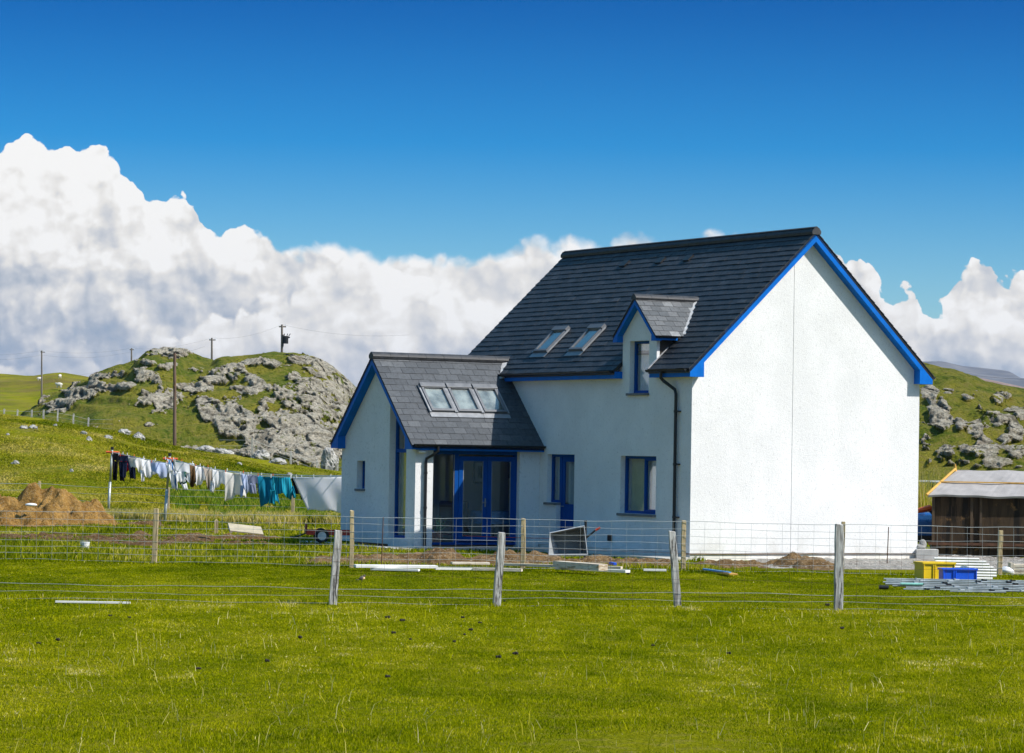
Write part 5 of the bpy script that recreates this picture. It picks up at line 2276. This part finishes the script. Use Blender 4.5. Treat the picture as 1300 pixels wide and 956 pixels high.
# rails far behind, on the slope
pL, pR = atY(1150, 611, 120), atY(1216, 612.5, 120)
o = thing('rail_fence', 'low rusty rail with white patches behind the shed', 'fence', (pL.x, pL.y, gz(pL.x, pL.y)))
b = MB()
h_ = pL.z-gz(pL.x, pL.y)
b.tube([(0, 0, h_), (pR.x-pL.x, 0, h_-.02)], .06, 8)
b.build('rail', pbr('patchy_rail', (.55, .58, .60), .6, var=.2, nscale=1.5, dirt=((.12, .04, .02), .95)), o)
for f_ in (0.1, .5, .9):
    b = MB()
    b.tube([((pR.x-pL.x)*f_, .05, -.1), ((pR.x-pL.x)*f_, .05, h_+.03)], .05, 6)
    b.build('post', M_RUST, o)

# crates
def crate(name, mat, label, px0, px1, pyb, z0, h_, dep, rz=0, yd=56.6):
    A = atY(px0, pyb, yd)
    B = atY(px1, pyb, A.y)
    L = (B-A).length
    o = thing(name, label, 'crate', (A.x, A.y, z0), rz)
    t_ = .02
    b = MB()
    b.box(0, L, 0, dep, 0, t_)
    for (a0, a1, c0, c1_) in ((0, L, 0, t_), (0, L, dep-t_, dep), (0, t_, t_, dep-t_), (L-t_, L, t_, dep-t_)):
        b.box(a0, a1, c0, c1_, t_, h_-.004)
    for fx in (.0, .30, .36, 1.0-.02/L):
        b.box(fx*L, fx*L+.022, -.02, -.001, 0, h_-.005)
    b.build('body', mat, o, bevel=.005)
    b = MB()
    for (a0, a1, c0, c1_) in ((-.02, L+.02, -.025, .022), (-.02, L+.02, dep-.022, dep+.025), (-.02, .022, .022, dep-.022), (L-.022, L+.02, .022, dep-.022)):
        b.box(a0, a1, c0, c1_, h_-.035, h_)
    b.build('rim', mat, o, bevel=.004)
    return o


crate('crate', M_YEL, 'yellow plastic crate behind the pile of galvanised tubes', 1172, 1214, 731, .0, .355, .5, .20)
crate('crate', M_BLUP, 'bright blue plastic crate overlapping the right end of the yellow one', 1197, 1241, 733, .0, .27, .30, .12, 56.0)

# galvanised tubes
GT = 'galvanised tubes piled behind the fence'


def tube_thing(x0, x1, pyy, z, r, label, Yd, mat=M_GALV, collars=True, group=GT, yend=None):
    A = atY(x0, pyy, Yd)
    B = atY(x1, pyy+(x1-x0)*.0168, yend or Yd)
    A.z = z
    B.z = z
    o = thing('tube', label, 'tube', A, 0, group)
    b = MB()
    b.tube([(0, 0, 0), B-A], r, 12, caps=True)
    b.build('pipe', mat, o, smooth=False)
    if collars:
        L = (B-A).length
        d_ = (B-A).normalized()
        x = rnd.uniform(.25, .6)
        while x < L:
            b = MB()
            b.tube([d_*x, d_*(x+.02)], r*1.45, 12)
            b.tube([d_*(x+.02), d_*(x+.09)], r*1.2, 12)
            b.box(-.012, .012, -.02, .02, r*.9, r*1.9, M=Matrix.Translation(d_*(x+.01)))
            b.build('coupler', M_STEEL if rnd.random() > .4 else M_BLACK, o)
            x += rnd.uniform(.45, .7)
    return o


for i, (a, yd, z, lb) in enumerate((
        (1122, 53.05, .172, 'topmost galvanised tube of the pile, furthest back'),
        (1125, 52.92, .150, 'galvanised tube just below the topmost one'),
        (1121, 52.80, .125, 'third galvanised tube down from the top of the pile'),
        (1124, 52.72, .098, 'middle galvanised tube of the pile, with dark joints'),
        (1133, 52.66, .072, 'galvanised tube just under the middle of the pile'),
        (1150, 52.60, .046, 'galvanised tube above the bottom front one'),
        (1147, 52.52, .020, 'bottom front galvanised tube of the pile'))):
    tube_thing(a, 1330, 586.5+(CAM_H-z)*F_PX/yd, z, .015+.003*(i % 2), lb, yd)
tube_thing(1206, 1277, 752, .02, .014, 'thin bare tube lying on the grass in front of the pile', 52.0, collars=False)
tube_thing(1116, 1128, 746, .05, .035, 'dark stub sticking out of the left end of the pile', 52.45, mat=M_BLACK, collars=False)
tube_thing(1143, 1172, 744, .105, .024, 'short green-tinted tube end in the pile', 52.62, mat=pbr('green_tube', (.22, .50, .42), .5), collars=False)
# supports under the pile
for (px_, lb) in ((1150, 'wooden bearer under the left end of the tube pile'), (1240, 'wooden bearer under the right half of the tube pile')):
    p = atY(px_, 752, 53.3)
    b = MB()
    b.box(-.05, .05, -.1, .7, -.02, .03)
    o = b.build('bearer', M_SHEDW)
    o.location = (p.x, 52.55, -.03)
    tag(o, lb, 'timber')

# pale poles stacked by the shed: a stepped stack
for i in range(8):
    x0_, x1_ = 1186+i*1.5, (1243, 1252, 1256, 1261, 1265, 1265, 1265, 1260)[i]
    yp = 709+i*3.5
    z = .285-.036*i
    d0 = (CAM_H-z)/((yp-586)/F_PX)
    tube_thing(x0_, x1_, yp, z, .026, ('topmost', 'second', 'third', 'fourth', 'fifth', 'sixth', 'seventh', 'bottom')[i]+' pale pole from the top of the stepped stack by the shed', d0, mat=M_PLANKW, collars=False, group='pale poles stacked by the shed')
# white sack and block right of them
b = MB()
b.ellipsoid((0, 0, .09), (.12, .1, .08), 14, 8)
b.ellipsoid((.1, .03, .06), (.08, .08, .06), 12, 8)
b.v = [tuple(np.array(v)*(1+.15*float(vnoise(np.array([v[0]*20]), np.array([v[1]*20]), np.array([v[2]*20]))[0]))) for v in b.v]
o = b.build('sack', M_WHITE, smooth=True)
p = atY(1277, 731, 60)
o.location = (p.x, p.y, .02)
tag(o, 'crumpled white plastic sack right of the new fence post', 'sack')
b = MB()
for k in range(3):
    b.box(0, .8, 0, .3, .02+.07*k, .075+.07*k)
b.box(-.02, .05, -.01, .31, .0, .24)
o = b.build('pallet', M_PLANK, bevel=.004)
p = atY(1284, 731, 60.5)
o.location = (p.x, p.y, 0)
tag(o, 'low stack of pale timber at the right edge behind the tubes', 'timber')
# concrete block with stone at the far corner of the house
b = MB()
b.box(0, .50, 0, .4, 0, .25)
o = b.build('block', M_CONC, bevel=.01)
p = atY(1163, 715, 68.6)
o.location = (p.x, p.y, 0)
tag(o, 'pale concrete block at the right corner of the house', 'block')
b = MB()
b.ellipsoid((0, 0, .1), (.09, .08, .12), 12, 8)
b.ellipsoid((-.06, 0, .05), (.13, .1, .07), 12, 8)
o = b.build('stone', M_STONE, smooth=True)
o.location = (p.x+.17, p.y+.2, .25)
tag(o, 'pale stone sitting on the concrete block', 'stone')

# ================================================================== GRASS
def blades(name, label, n, xyfun, hfun, wfun, lean, mat, tonefun, zoff=0.0, seed=1, bend=.35, exclude=None):
    rs = np.random.RandomState(seed)
    x, y = xyfun(rs, n)
    if exclude is not None:
        k = ~exclude(x, y)
        x, y = x[k], y[k]
    n = len(x)
    z = gheight(x, y)+zoff
    h = hfun(rs, x, y, n)
    w = wfun(rs, x, y, n)
    a = rs.uniform(0, 2*np.pi, n)
    la = rs.uniform(0, 2*np.pi, n)
    lm_ = np.abs(rs.normal(0, lean, n))+.05
    dx, dy = np.cos(la)*lm_*h, np.sin(la)*lm_*h
    cx, cy = np.cos(a)*w, np.sin(a)*w
    V = np.zeros((n, 5, 3))
    V[:, 0] = np.stack([x-cx, y-cy, z-.01], 1)
    V[:, 1] = np.stack([x+cx, y+cy, z-.01], 1)
    V[:, 2] = np.stack([x+cx*.8+dx*.45, y+cy*.8+dy*.45, z+h*.6], 1)
    V[:, 3] = np.stack([x-cx*.8+dx*.45, y-cy*.8+dy*.45, z+h*.6], 1)
    V[:, 4] = np.stack([x+dx*(1+bend), y+dy*(1+bend), z+h*(1-.25*lm_)], 1)
    b0 = (np.arange(n)*5)[:, None]
    F1 = b0+np.array([[0, 1, 2]])
    F2 = b0+np.array([[0, 2, 3]])
    F3 = b0+np.array([[3, 2, 4]])
    Fq = np.concatenate([F1, F2, F3])
    tone = np.clip(tonefun(rs, x, y, n), 0, 1)
    o = npmesh(name, V.reshape(-1, 3), Fq, mat, attrs={'tone': np.repeat(tone, 5)}, smooth=False)
    tag(o, label, None, None, 'stuff')
    return o


M_BL = blade_mat('grass_blade', [(0, (.11, .155, .001)), (.35, (.27, .30, .002)), (.65, (.43, .41, .006)), (.85, (.58, .50, .06)), (1, (.82, .72, .33))])
M_BL2 = blade_mat('rough_grass_blade', [(0, (.08, .125, .003)), (.3, (.22, .255, .004)), (.6, (.40, .37, .016)), (.8, (.58, .48, .13)), (1, (.68, .56, .30))])
M_BL3 = blade_mat('slope_grass_blade', [(0, (.11, .15, .003)), (.35, (.22, .235, .006)), (.65, (.42, .36, .035)), (1, (.62, .50, .16))])
M_IRIS = blade_mat('iris_leaf', [(0, (.06, .13, .006)), (.5, (.15, .25, .010)), (1, (.42, .40, .06))])


def fan(y0_, y1_, th=.225, p=1.0):
    def f(rs, n):
        u = rs.uniform(0, 1, n)
        y = (y0_**p+(y1_**p-y0_**p)*u)**(1/p)
        x = rs.uniform(-th, th, n)*y
        return x, y
    return f


def patchy(x, y, s=.35, seed=5):
    return fbm(x*s, y*s*.45, seed=seed, octv=4)


def past_h(rs, x, y, n):
    k = .72+.38*patchy(x, y, 1.8, 81)
    near = 1-.35*sstep(44.3, 45.2, y)
    tall = (rs.uniform(0, 1, n) > .998)*rs.uniform(.06, .16, n)
    tall *= (y < 44.5)
    fencel = np.exp(-((y-44.6)/.22)**2)*.055*rs.uniform(.3, 1.4, n)+np.exp(-((y-58.9)/.3)**2)*.08*rs.uniform(.3, 1.4, n)
    return np.clip(rs.uniform(.015, .034, n)*k*near+fencel, .015, 1)+tall


def past_t(rs, x, y, n):
    t_ = .38+.13*patchy(x, y, .35, 82)+.20*patchy(x, y, 2.2, 83)+rs.normal(0, .13, n)-.15*sstep(44.4, 45, y)
    t_ = t_+sstep(.25, .65, fbm(x*2.2, y*1.1, seed=84, octv=4))*sstep(-.3, .5, fbm(x*.25, y*.25, seed=89, octv=3))*.30*rs.uniform(.0, 1.6, n)
    t_ = np.where(rs.uniform(0, 1, n) > .985, t_+.45, t_)
    t_ = t_+.12*np.exp(-((y-44.4)/.3)**2)
    return t_


blades('grass', 'short green pasture grass', 820000, fan(20, 60.4, p=1.0), past_h, lambda rs, x, y, n: rs.uniform(.0035, .007, n)*(y/38), .7, M_BL, past_t, seed=2)


def house_excl(x, y):
    dx, dy = x-HO.x, y-HO.y
    su, cu = math.sin(HA), math.cos(HA)
    u = dx*su-dy*cu
    v = dx*cu+dy*su
    return ((u > -10.44) & (u < .05) & (v > -.95) & (v < 6.2)) | ((u > -10.9) & (u < -5.9) & (v > -4.2) & (v < 0))


blades('grass', 'scattered pale dead stalks standing in the near pasture', 1700, fan(20, 44.3), lambda rs, x, y, n: rs.uniform(.06, .19, n),
       lambda rs, x, y, n: rs.uniform(.002, .0045, n)*(y/34), .55, M_BL, lambda rs, x, y, n: rs.uniform(.8, 1, n), seed=22,
       exclude=lambda x, y: fbm(x*.4, y*.3, seed=23, octv=3) < -.05)


# rough strip just behind the stock fence on the left, and in front of the wing
def ex_front(x, y):
    hh = h_front(x, y)
    hl = h_left(x, y)
    inl = (x > -24) & (x < -3.5) & (y > 64) & (y < 94)
    return house_excl(x, y) | ((hh > .005) & (x > -5) & (x < 8) & (y < 66)) | ((hl > .02) & inl & (fbm(x*1.1, y*.9, seed=99, octv=3) < .12))


blades('grass', 'rough taller grass behind the stock fence', 180000, fan(59.2, 97, p=1.0),
       lambda rs, x, y, n: rs.uniform(.06, .17, n)*(.8+.6*patchy(x, y, .6, 86))*np.where((x > -4.8) & (y < 70), .75, 1)*np.where((x > 5) & (y > 59.5), .35, 1),
       lambda rs, x, y, n: rs.uniform(.008, .016, n)*(y/70), .45, M_BL2,
       lambda rs, x, y, n: .34+.25*patchy(x, y, .4, 87)+.16*patchy(x, y, 1.4, 88)+rs.normal(0, .16, n)+.25*(rs.uniform(0, 1, n) > .93),
       seed=3, exclude=lambda x, y: ex_front(x, y) | (x > 7.5) | ((x > 4.2) & (y > 60.3)))


# slope behind the washing
def slope_xy(rs, n):
    u = rs.uniform(0, 1, n)
    y = 94+(182-94)*u**1.2
    x = (rs.uniform(-.235, .0, n))*y
    return x, y


blades('grass', 'wind-combed grass on the slope behind the washing line', 280000, slope_xy,
       lambda rs, x, y, n: rs.uniform(.05, .13, n)*(.7+.8*patchy(x, y, .25, 91)),
       lambda rs, x, y, n: rs.uniform(.018, .035, n)*(y/120), .8, M_BL3,
       lambda rs, x, y, n: .44+.50*patchy(x, y, .10, 92)+.24*patchy(x, y, .45, 93)+rs.normal(0, .07, n), seed=4)


# patch of iris leaves
def iris_xy(rs, n):
    px_ = rs.uniform(215, 445, n)
    py_ = np.interp(px_, [215, 300, 445], [622, 642, 658])+rs.normal(0, 9, n)
    # photo band measured once, laid out on the ground behind the rear fence
    y = 97+(662-py_)*.5+rs.uniform(-2, 2, n)+3*fbm(px_*.03, px_*0, seed=77, octv=3)
    px_ = np.where(rs.uniform(0, 1, n) < sstep(-.5, .35, fbm(px_*.08, y*.25, seed=78, octv=3)), px_, 2000.0)
    y = np.clip(y, 92, 135)
    x = (px_-650)/F_PX*y
    return x, y


blades('iris_bed', 'band of upright green iris leaves below the washing', 15000, iris_xy,
       lambda rs, x, y, n: rs.uniform(.22, .42, n), lambda rs, x, y, n: rs.uniform(.012, .028, n), .22, M_IRIS,
       lambda rs, x, y, n: rs.uniform(0, 1, n), seed=6)


def tuft_xy(rs, n):
    m_ = 160
    cx = rs.uniform(-.18, -.055, m_)
    cy = rs.uniform(91, 97, m_)
    k = rs.randint(0, m_, n)
    return cx[k]*cy[k]+rs.normal(0, .12, n), cy[k]+rs.normal(0, .12, n)


blades('grass', 'dead straw-coloured tussocks along the rear fence', 16000, tuft_xy,
       lambda rs, x, y, n: rs.uniform(.2, .42, n), lambda rs, x, y, n: rs.uniform(.008, .016, n), .4, M_BL2,
       lambda rs, x, y, n: rs.uniform(.55, 1, n), seed=8)


def reed_xy(rs, n):
    return rs.normal(11.1, .30, n), rs.normal(83.0, .4, n)


blades('reeds', 'clump of pale dry reeds between the house and the shed', 500, reed_xy,
       lambda rs, x, y, n: rs.uniform(1.3, 2.35, n), lambda rs, x, y, n: rs.uniform(.006, .012, n), .10, M_BL2,
       lambda rs, x, y, n: rs.uniform(.45, .95, n), seed=9)
# meadow behind the house at the right
blades('grass', 'green meadow grass below the right hill', 60000, lambda rs, n: ((lambda y: (rs.uniform(.10, .185, n)*y, y))(rs.uniform(78, 152, n))),
       lambda rs, x, y, n: rs.uniform(.08, .2, n), lambda rs, x, y, n: rs.uniform(.015, .03, n)*(y/100), .5, M_BL,
       lambda rs, x, y, n: .35+.3*patchy(x, y, .3, 95)+rs.normal(0, .12, n), seed=12)

# ================================================================== SKY, SUN, AIR, CAMERA
world = bpy.data.worlds.new('World')
bpy.context.scene.world = world
world.use_nodes = True
world.cycles.sampling_method = 'MANUAL'
world.cycles.sample_map_resolution = 256
nt = world.node_tree
nt.nodes.clear()
t = NT(nt)
sunv = Vector((math.cos(SUN_AZ)*math.cos(SUN_EL), math.sin(SUN_AZ)*math.cos(SUN_EL), math.sin(SUN_EL)))
sky = t.n('ShaderNodeTexSky', sky_type='NISHITA')
sky.sun_disc = False
sky.sun_elevation = SUN_EL
sky.sun_rotation = math.atan2(sunv.x, sunv.y)
sky.altitude = 0
sky.air_density = 1.0
sky.dust_density = .3
sky.ozone_density = 3.0
dirv = t.n('ShaderNodeTexCoord').outputs['Generated']
sep = t.n('ShaderNodeSeparateXYZ', ins={0: dirv})
az = t.math('MULTIPLY', t.math('ARCTAN2', sep.outputs[0], sep.outputs[1]), 180/math.pi)
el = t.math('MULTIPLY', t.math('ARCSINE', sep.outputs[2]), 180/math.pi)


def azel(px_, py_):
    d_ = ray(px_, py_).normalized()
    return math.degrees(math.atan2(d_.x, d_.y)), math.degrees(math.asin(d_.z))


prof = [(-700, 330), (-400, 250), (-150, 215), (-40, 196), (0, 190), (38, 180), (60, 178), (100, 190), (150, 207), (180, 236), (205, 252), (235, 252), (262, 284), (300, 298), (345, 296), (385, 303), (420, 298), (450, 305), (500, 314), (545, 322), (600, 312), (650, 306), (720, 300), (800, 297),
        (850, 301), (880, 308), (905, 300), (930, 292), (955, 303), (1000, 312), (1045, 318), (1080, 326), (1098, 335), (1115, 362), (1135, 372), (1152, 367), (1172, 384), (1192, 378), (1215, 358), (1235, 338), (1262, 338), (1276, 356), (1300, 352), (1360, 330), (1500, 300), (1800, 350), (2100, 330)]
A0, A1 = -22.0, 24.0


def skyline(prof):
    cur = t.n('ShaderNodeFloatCurve')
    cm = cur.mapping
    cvv = cm.curves[0]
    pts_ = []
    for (a, b_) in prof:
        aa, ee = azel(a, b_)
        if A0 < aa < A1:
            pts_.append(((aa-A0)/(A1-A0), ee/10))
    pts_ = [(0.0, pts_[0][1])]+pts_+[(1.0, pts_[-1][1])]
    while len(cvv.points) < len(pts_):
        cvv.points.new(.5, .5)
    for i, p in enumerate(pts_):
        cvv.points[i].location = p
        cvv.points[i].handle_type = 'AUTO_CLAMPED'
    cm.update()
    t.set(cur.inputs['Value'], t.maprange(az, A0, A1, 0, 1, smooth=False))
    return t.math('MULTIPLY', cur.outputs[0], 10.0)


ptop = skyline(prof)
ptop2 = skyline([(-700, 400), (-150, 430), (0, 452), (50, 446), (120, 452), (175, 438), (235, 428), (262, 402), (300, 392), (340, 398), (372, 372), (410, 360), (440, 338), (478, 322), (520, 338), (560, 334), (610, 322), (660, 328), (760, 322), (900, 330), (1060, 345),
                 (1085, 352), (1110, 395), (1140, 408), (1165, 395), (1195, 400), (1230, 372), (1262, 362), (1290, 385), (1330, 400), (1500, 360), (2100, 380)])

P2 = t.n('ShaderNodeCombineXYZ', ins={0: az, 1: el, 2: 0.0}).outputs[0]
warp = t.noise(P2, 1.1, 5, .6, dim='2D')
wv = t.n('ShaderNodeVectorMath', operation='SUBTRACT', ins={0: warp.outputs['Color'], 1: (.5, .5, .5)})
wv2 = t.n('ShaderNodeVectorMath', operation='SCALE', ins={0: wv.outputs[0], 'Scale': .38})
P3 = t.n('ShaderNodeVectorMath', operation='ADD', ins={0: P2, 1: wv2.outputs[0]}).outputs[0]


def billow(P, soft_=False):
    """rounded puffs at several sizes"""
    r_ = None
    for sc, am in (((1.0, .52), (2.3, .30), (5.6, .11)) if soft_ else ((.9, .60), (2.0, .30), (5.0, .14))):
        v = t.voronoi(P, sc, 'SMOOTH_F1', flat=True, Smoothness=.5)
        q = t.math('MULTIPLY', t.math('SUBTRACT', .75, v.outputs['Distance']), am)
        r_ = q if r_ is None else t.math('ADD', r_, q)
    n_ = t.noise(P, 2.2, 3 if soft_ else 6, .5 if soft_ else .6, dim='2D')
    return t.math('ADD', r_, t.math('MULTIPLY', t.math('SUBTRACT', n_.outputs[0], .5), .30))


off = t.n('ShaderNodeVectorMath', operation='ADD', ins={0: P3, 1: (.10, .15, 0)}).outputs[0]
off2 = t.n('ShaderNodeVectorMath', operation='ADD', ins={0: P3, 1: (.32, .42, 0)}).outputs[0]
B0, B1, B2 = billow(P3), billow(off), billow(off2)
BE = billow(P3, True)


def bank(top, Bd, Ba, Bb, Bc, soft, bright, fall, amp):
    d_ = t.math('ADD', t.math('SUBTRACT', top, el), t.math('MULTIPLY', t.math('SUBTRACT', Bd, .33), .95))
    mk_ = t.maprange(d_, 0.0, soft)
    rel = t.math('ADD', t.math('MULTIPLY', t.math('SUBTRACT', Ba, Bb), 1.25), t.math('MULTIPLY', t.math('SUBTRACT', Ba, Bc), .8))
    lit = t.math('ADD', bright, t.math('MULTIPLY', rel, amp))
    lit = t.math('ADD', lit, t.maprange(d_, .55, .0, 0, .16))
    lit = t.math('SUBTRACT', lit, t.maprange(d_, fall[0], fall[1], 0, fall[2]))
    return d_, mk_, lit


soft = t.math('ADD', .045, t.math('MULTIPLY', t.maprange(az, -5.2, -3.6), t.maprange(az, 6.2, 5.2, 0, .30)))
sh2 = t.n('ShaderNodeVectorMath', operation='ADD', ins={0: P3, 1: (37.3, 11.7, 0)}).outputs[0]
sh2a = t.n('ShaderNodeVectorMath', operation='ADD', ins={0: P3, 1: (37.42, 11.87, 0)}).outputs[0]
sh2b = t.n('ShaderNodeVectorMath', operation='ADD', ins={0: P3, 1: (37.62, 12.12, 0)}).outputs[0]
C0, C1, C2 = billow(sh2), billow(sh2a), billow(sh2b)
d1, mask, lit1 = bank(ptop, BE, B0, B1, B2, soft, .84, (.5, 2.5, .30), .72)
d2, mask2, lit2 = bank(ptop2, C0, C0, C1, C2, .20, .84, (.5, 2.6, .20), .55)
low = t.noise(t.n('ShaderNodeMapping', ins={'Vector': P2, 'Scale': (.30, .62, 1), 'Location': (3.1, 1.7, 0)}).outputs[0], 1.0, 5, .55, .4, dim='2D')
lowm = t.maprange(low.outputs[0], .36, .64, -.10, .12)
# the left tower stays sunlit further down
tower = t.math('MULTIPLY', t.maprange(az, -5.4, -6.8), t.maprange(el, 2.4, 3.7, 0, .22))
lit1 = t.math('ADD', t.math('ADD', lit1, lowm), tower)
lit2 = t.math('ADD', lit2, lowm)
# the low bank at the far left and right lies in the shade of the clouds above
lit2 = t.math('SUBTRACT', lit2, t.math('MULTIPLY', t.maprange(az, -5.6, -7.6, 0, .26), t.maprange(el, 2.6, 1.6)))
lit2 = t.math('SUBTRACT', lit2, t.math('MULTIPLY', t.maprange(az, 6.0, 7.2, 0, .28), t.maprange(el, 2.9, 2.0)))
lit = t.n('ShaderNodeMix', data_type='FLOAT', ins={0: mask2, 2: lit1, 3: lit2}).outputs[0]
cc = t.ramp(lit, [(0, (.34, .42, .53)), (.34, (.47, .52, .59)), (.58, (.66, .675, .695)), (.80, (.86, .84, .80)), (1, (1.0, .99, .965))])
CLOUD = 6.4
cloudc = t.n('ShaderNodeVectorMath', operation='SCALE', ins={0: cc, 'Scale': CLOUD})
# deep polarised blue in view; unseen higher sky brightened, warmed to fill shaded walls
hs = t.n('ShaderNodeHueSaturation', ins={'Saturation': 1.3, 'Value': 1.0, 'Color': sky.outputs[0]})
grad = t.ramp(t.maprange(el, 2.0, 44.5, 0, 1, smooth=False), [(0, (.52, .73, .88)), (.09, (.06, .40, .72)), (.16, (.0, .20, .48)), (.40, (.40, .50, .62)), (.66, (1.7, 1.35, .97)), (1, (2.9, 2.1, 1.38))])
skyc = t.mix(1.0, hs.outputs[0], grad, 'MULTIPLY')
veil = t.math('MULTIPLY', mask, t.maprange(el, -1, 1.2, .75, 1))
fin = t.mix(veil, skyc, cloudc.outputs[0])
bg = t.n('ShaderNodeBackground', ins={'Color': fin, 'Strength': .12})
t.set(t.n('ShaderNodeOutputWorld').inputs[0], bg)

sl = bpy.data.lights.new('sun', 'SUN')
sl.energy = 4.6
sl.angle = R(.53)
sl.color = (1.0, .955, .89)
so = bpy.data.objects.new('sun', sl)
link(so)
so.rotation_euler = sunv.to_track_quat('Z', 'Y').to_euler()

HAZE = True
if HAZE:
    hb = MB()
    hb.box(-6500, 6500, -420, 8200, -9, 222)
    m, th_, out = newmat('haze_air')
    pv = th_.n('ShaderNodeVolumePrincipled', ins={'Color': (.42, .62, 1.0), 'Density': 4.0e-5, 'Anisotropy': .2})
    th_.set(out.inputs['Volume'], pv)
    ho = hb.build('haze', m)
    ho['kind'] = 'stuff'

cam = bpy.data.cameras.new('camera')
cam.sensor_width = 36
cam.lens = F_PX/1300*36
cam.clip_start = .5
cam.clip_end = 20000
co = bpy.data.objects.new('camera', cam)
link(co)
# camera looks along +Y, pitched up a little, image rolled clockwise
Mc = Matrix.Rotation(PITCH, 4, 'X') @ Matrix.Rotation(math.pi/2, 4, 'X') @ Matrix.Rotation(ROLL, 4, 'Z')
Mc.translation = (0, 0, CAM_H)
co.matrix_world = Mc
sc = bpy.context.scene
sc.camera = co
sc.view_settings.view_transform = 'Standard'
sc.view_settings.look = 'None'
sc.view_settings.exposure = .36
sc.view_settings.gamma = 1
sc.cycles.max_bounces = 4
sc.cycles.transparent_max_bounces = 12
sc.cycles.volume_bounces = 0
